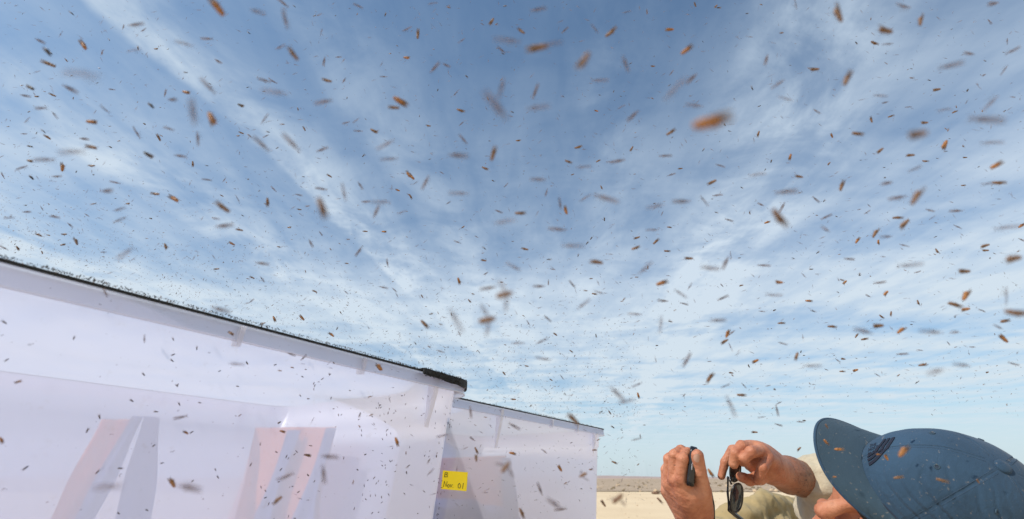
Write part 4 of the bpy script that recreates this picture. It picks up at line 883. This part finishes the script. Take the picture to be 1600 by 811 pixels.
for i, (L, px, py, zc, size, a, k) in enumerate(rows[:270]):
    K = KIND[k]
    if i < N_BIG:
        o = empty('fly'); o.empty_display_size = .002
        for nm, me in [('fly_body', K['body']), ('wing', K['wings'][0]), ('wing', K['wings'][1]), ('legs', K['legs'])]: new_obj(nm, me, o)
    else: o = new_obj('fly', K['whole'])
    place(o, px, py, zc, size, a, k)
    on_tub = scene_depth(px, py) < 2 and px < 950; on_man = scene_depth(px, py) < 1 and px > 1000
    if i < N_BIG:
        h, v = whereabouts(px, py); key = (k, h, v); n0 = seen.get(key, 0); seen[key] = n0+1
        slope = 'near level' if abs(((a+90) % 180)-90) < 15 else 'upright' if abs(((a+90) % 180)-90) > 68 else 'falling to the right' if ((a+90) % 180)-90 > 0 else 'rising to the right'
        named.append((o, k, h, v, slope, px, py, L))
    elif on_tub: tag(o, 'brown fly hovering in front of the plastic tubs, one of many alike', 'fly', 'flies hovering in front of the tubs')
    elif on_man: tag(o, 'brown fly hovering in front of the man, one of many alike', 'fly', 'flies hovering in front of the man')
    else:
        h, v = whereabouts(px, py); wd = 'smoky winged' if k in 'wm' else 'brown bodied'
        tag(o, 'small %s fly flying in the %s, %s' % (wd, v.replace('bottom of the picture', 'sky over the shore'), h), 'fly', '%s flies in the %s, %s' % (wd, v.replace('bottom of the picture', 'sky over the shore'), h))
used = {}
for o, k, h, v, slope, px, py, L in named:
    base = 'large %s fly %s, in the %s, %s' % (COL[k], slope, v, h) if v != 'bottom of the picture' else 'large %s fly %s, near the bottom, %s' % (COL[k], slope, h)
    used.setdefault(base, []).append((px, py, o))
for base, l in used.items():
    if len(l) == 1: l[0][2]['label'] = base
    else:
        l.sort(key=lambda q: q[0]); words = ['leftmost', 'second from left', 'third from left', 'fourth from left', 'fifth from left', 'sixth from left', 'seventh from left']
        for w_, q in zip(words, l): q[2]['label'] = base+', '+w_
    for q in l: q[2]['category'] = 'fly'; q[2]['group'] = 'large blurred flies close to the lens'
# everything smaller is one swarm
TV = {k: (np.array([v_.co[:] for v_ in K['whole'].vertices]), [tuple(p.vertices) for p in K['whole'].polygons], [p.material_index for p in K['whole'].polygons]) for k, K in KIND.items()}
def tiny(k):
    q = .085 if k in 'wm' else .12
    bodyp = [(.5, 0, 0), (.25, q, .02), (.25, -q, .02), (.25, 0, q), (-.1, q, 0), (-.1, -q, 0), (-.1, 0, q), (-.5, 0, .03), (.1, 0, -q)]
    bf = [(0, 1, 3), (0, 3, 2), (1, 4, 6, 3), (3, 6, 5, 2), (4, 7, 6), (6, 7, 5), (0, 8, 1), (0, 2, 8), (1, 8, 4), (2, 5, 8), (4, 8, 7), (5, 7, 8)]
    wl = 1.3 if k in 'wm' else .9; sp = .03 if k in 'wm' else .10
    wv = []; wf = []
    for s_ in (-1, 1):
        o_ = len(bodyp)+len(wv); wv += [(.15, s_*.05, .12), (-.2, s_*(.12+sp*.9), .16), (.15-wl, s_*(.06+sp), .2), (-.35, s_*.02, .18)]; wf.append((o_, o_+1, o_+2, o_+3))
    return np.array(bodyp+wv), bf+wf, [0]*len(bf)+[1]*2
TI = {k: tiny(k) for k in 'bdmw'}
SM = [M['fly_brown'], M['fly_dark'], M['wing'], M['wing_pale'], M['leg'], M['fly_orange'], M['fly_black'], M['wing_faint']]
MI = {'o': (5, 2, 4), 'b': (0, 2, 4), 'd': (1, 2, 4), 'x': (0, 3, 4), 'w': (7, 7, 7), 'm': (3, 3, 3)}
class Swarm:
    def __init__(s): s.V = []; s.F = []; s.m = []; s.n = 0
    def add(s, tpl, mi, R3, size, pos):
        v_, f_, m_ = tpl; s.V.append(v_*size@np.array(R3).T+pos); s.F += [tuple(i+s.n for i in q) for q in f_]; s.m += [mi[min(q, len(mi)-1)] for q in m_]; s.n += len(v_)
    def build(s, name, mats=SM, parent=None):
        return mesh(name, np.concatenate(s.V), s.F, mats, parent, True, s.m)
sw = Swarm()
for L, px, py, zc, size, a, k in rows[270:]:
    sw.add(TV[k], MI[k], orient(a+(180 if fr.random() < .5 else 0), fr.uniform(-.25, .25), fr.uniform(-.5, .5)), size, A(px, py, zc))
def ground_ok(p): return p[2] > .03
for _ in range(4600):                       # the thick of it, boiling up behind and over the tubs
    px = fr.uniform(-30, 1000); rim_y = 408+.262*max(0, px) if px < 740 else 640
    py = rim_y-abs(fr.gauss(0, 95))+12; zc = fr.uniform(.95, 2.3)
    if zc > scene_depth(px, py): continue
    k = fr.choice('bdmmwm'); sw.add(TI[k], MI[k], orient(fr.gauss(8, 45)+(180 if fr.random() < .5 else 0), fr.uniform(-.6, .6), fr.uniform(-1, 1)), fr.uniform(.0034, .0056), A(px, py, zc))
cnt = 0
rs = np.random.default_rng(5)
while cnt < 7500:
    # a cloud of flies hanging over the tubs and the shore, thinning upwards and away
    if rs.random() < .60:
        px = rs.uniform(-40, 1640); py = 790-abs(rs.normal(0, 250)); zc = rs.uniform(.9, 1)*10**rs.uniform(0.0, .78)
        if px > 760 and rs.random() < .25: continue
    else: px = rs.uniform(-30, 1630); py = rs.uniform(-20, 790); zc = 10**rs.uniform(-.35, .45)
    if py < -20: continue
    if zc > scene_depth(px, py): continue
    if px > 1010 and py > 660 and zc < 1.6: continue
    p = A(px, py, zc)
    if not ground_ok(p): continue
    near = zc < 1.1
    k = 'bdmw'[rs.choice(4, p=[.06, .08, .46, .40] if near else [.16, .22, .42, .20])]
    sz = rs.uniform(.0034, .0058) if near else rs.uniform(.0030, .0050); a = rs.normal(5, 38) if rs.random() < .75 else rs.uniform(0, 180)
    sw.add(TI[k], MI[k], orient(a+(180 if rs.random() < .5 else 0), rs.uniform(-.6, .6), rs.uniform(-1, 1)), sz, p); cnt += 1
tag(sw.build('fly_swarm'), 'countless small flies filling the air over the tubs and shore', 'fly swarm', None, 'stuff')

# flies crawling on the outside of the tub walls and the crust of flies along the rims
def wall_spot(cor, L, x, z, side=0):
    """point and outward normal on a tub's near long wall"""
    off = .016+(HR-z)*TAPER+(.004 if z < HR-.056 else 0)
    y = off-.012*math.sin(math.pi*min(1, max(0, x/L)))*(z/HR)
    return cor*np.array([1, 1, 0])+DL*x+DN*(y-.0008)+np.array([0, 0, z]), -DN
rest = []
def rest_basis(nrm, a):
    e1 = np.cross((0, 0, 1.), nrm); e1 /= np.linalg.norm(e1); e2 = np.cross(nrm, e1); ax = e1*math.cos(a)+e2*math.sin(a); sd2 = np.cross(nrm, ax)
    return Matrix([[ax[i], sd2[i], nrm[i]] for i in range(3)])
fr2 = random.Random(3); crawl = Swarm()
def crawl_on(cor, L, x, z, nm_extra, i_obj):
    p, nrm = wall_spot(cor, L, x, z); sz = fr2.uniform(.0030, .0044); R3 = rest_basis(nrm, fr2.uniform(-1.4, 1.4) if fr2.random() < .6 else fr2.uniform(0, 6.3)); p = p+nrm*sz*.22
    if i_obj:
        o = new_obj('fly', KIND['d']['whole']); m_ = R3.to_4x4() @ Matrix.Diagonal((sz, sz, sz, 1)); m_.translation = Vector(p); o.matrix_world = m_
        tag(o, 'tiny dark fly crawling on the side wall of the '+nm_extra+' tub, one of many alike', 'fly', 'flies crawling on the '+nm_extra+' tub')
    else: crawl.add(TI['d'], MI['d'], R3, sz, p)
n0 = 0
for i in range(360):
    x = L1-.03-abs(fr2.gauss(0, .36)); z = HR-.028-fr2.random()**1.3*.33
    if x < .2: continue
    if fr2.random() < .5: x = min(L1-.04, max(.2, round(x*7)/7+fr2.gauss(0, .02)))
    crawl_on(C1, L1, x, z, 'nearer', n0 < 22); n0 += 1
n0 = 0
for i in range(90):
    x = fr2.uniform(.05, L2-.05); z = HR-.028-fr2.random()*.3
    crawl_on(C2, L2, x, z, 'farther', n0 < 6); n0 += 1
tag(crawl.build('crawling_flies'), 'scattered tiny dark flies crawling over the plastic tub walls', 'flies', None, 'stuff')
crust = Swarm()
def along_rim(cor, L, n, zoff=.0026):
    for i in range(n):
        x = fr2.uniform(.05, L-.03); y = .0015-.012*math.sin(math.pi*x/L)+fr2.uniform(-.003, .006)
        p = cor*np.array([1, 1, 0])+DL*x+DN*(y+.0)+np.array([0, 0, HR+zoff+fr2.uniform(-.0004, .0006)])
        sz = fr2.uniform(.0012, .0026)*(1.5 if fr2.random() < .07 else 1); k = 'd' if fr2.random() < .85 else 'b'
        R3 = Euler((fr2.uniform(-.6, .6), fr2.uniform(-1.1, 1.1), fr2.uniform(0, 6.3))).to_matrix(); crust.add(TI[k], (6, 1) if k == 'd' else (0, 2), R3, sz, p)
along_rim(C1, L1, 1500); along_rim(C2, L2, 650)
for i in range(420):          # over the corner pad
    x = fr2.uniform(L1-.15, L1-.03); zz = fr2.uniform(-.008, .0055)
    p = C1*np.array([1, 1, 0])+DL*x+DN*(-.0055-.012*math.sin(math.pi*x/L1))+np.array([0, 0, HR+zz])
    if x > L1-.055: a_ = (x-(L1-.055))/.055*math.pi/2*.95; p = C1*np.array([1, 1, 0])+DL*(L1-.055+.060*math.sin(a_))+DN*(.055-.060*math.cos(a_))+np.array([0, 0, HR+zz])
    crust.add(TI['d'], (6, 1) if fr2.random() < .9 else (3, 3), Euler((fr2.uniform(-1, 1), fr2.uniform(-1.1, 1.1), fr2.uniform(0, 6.3))).to_matrix(), fr2.uniform(.0020, .0036), p)
tag(crust.build('rim_flies'), 'dense black crust of flies sitting along the tub rims', 'flies', None, 'stuff')

# ------------------------------------------------------------------ clods and low scrub on the flat beyond the tubs
cl_ = Swarm(); rk = np.random.default_rng(9)
rocks = []
for _ in range(5):
    bm = bmesh.new(); bmesh.ops.create_icosphere(bm, subdivisions=1, radius=.5); vv = np.array([v_.co[:] for v_ in bm.verts]); vv *= (1+rk.normal(0, .16, (len(vv), 1))); vv[:, 2] *= .55
    rocks.append((vv, [tuple(v_.index for v_ in f.verts) for f in bm.faces], [0]*len(bm.faces))); bm.free()
for _ in range(3000):
    y = 5*10**rk.uniform(0, 1.5); x = rk.uniform(-.3, 1.35)*y
    if y < 24 and rk.random() < .72: continue
    size = rk.uniform(.015, .07)*(1 if y < 22 else rk.uniform(1.5, 5)); a = rk.uniform(0, 6.3)
    R3 = Matrix(((math.cos(a), -math.sin(a), 0), (math.sin(a), math.cos(a), 0), (0, 0, 1)))
    cl_.add(rocks[rk.integers(5)], (0,) if y < 24 or rk.random() < .4 else (1,), R3, size, np.array([x, y, (.0 if y < 24 else .02)+size*.1]))
tag(cl_.build('clods', [mat_plain('dry_clod', (.52, .39, .26), .95, .3, 8, .25, .1), mat_plain('dry_scrub', (.20, .15, .09), .95, .3, 8, .35, .1)]), 'scattered clods and low dry scrub on the sand', 'clods', None, 'stuff')
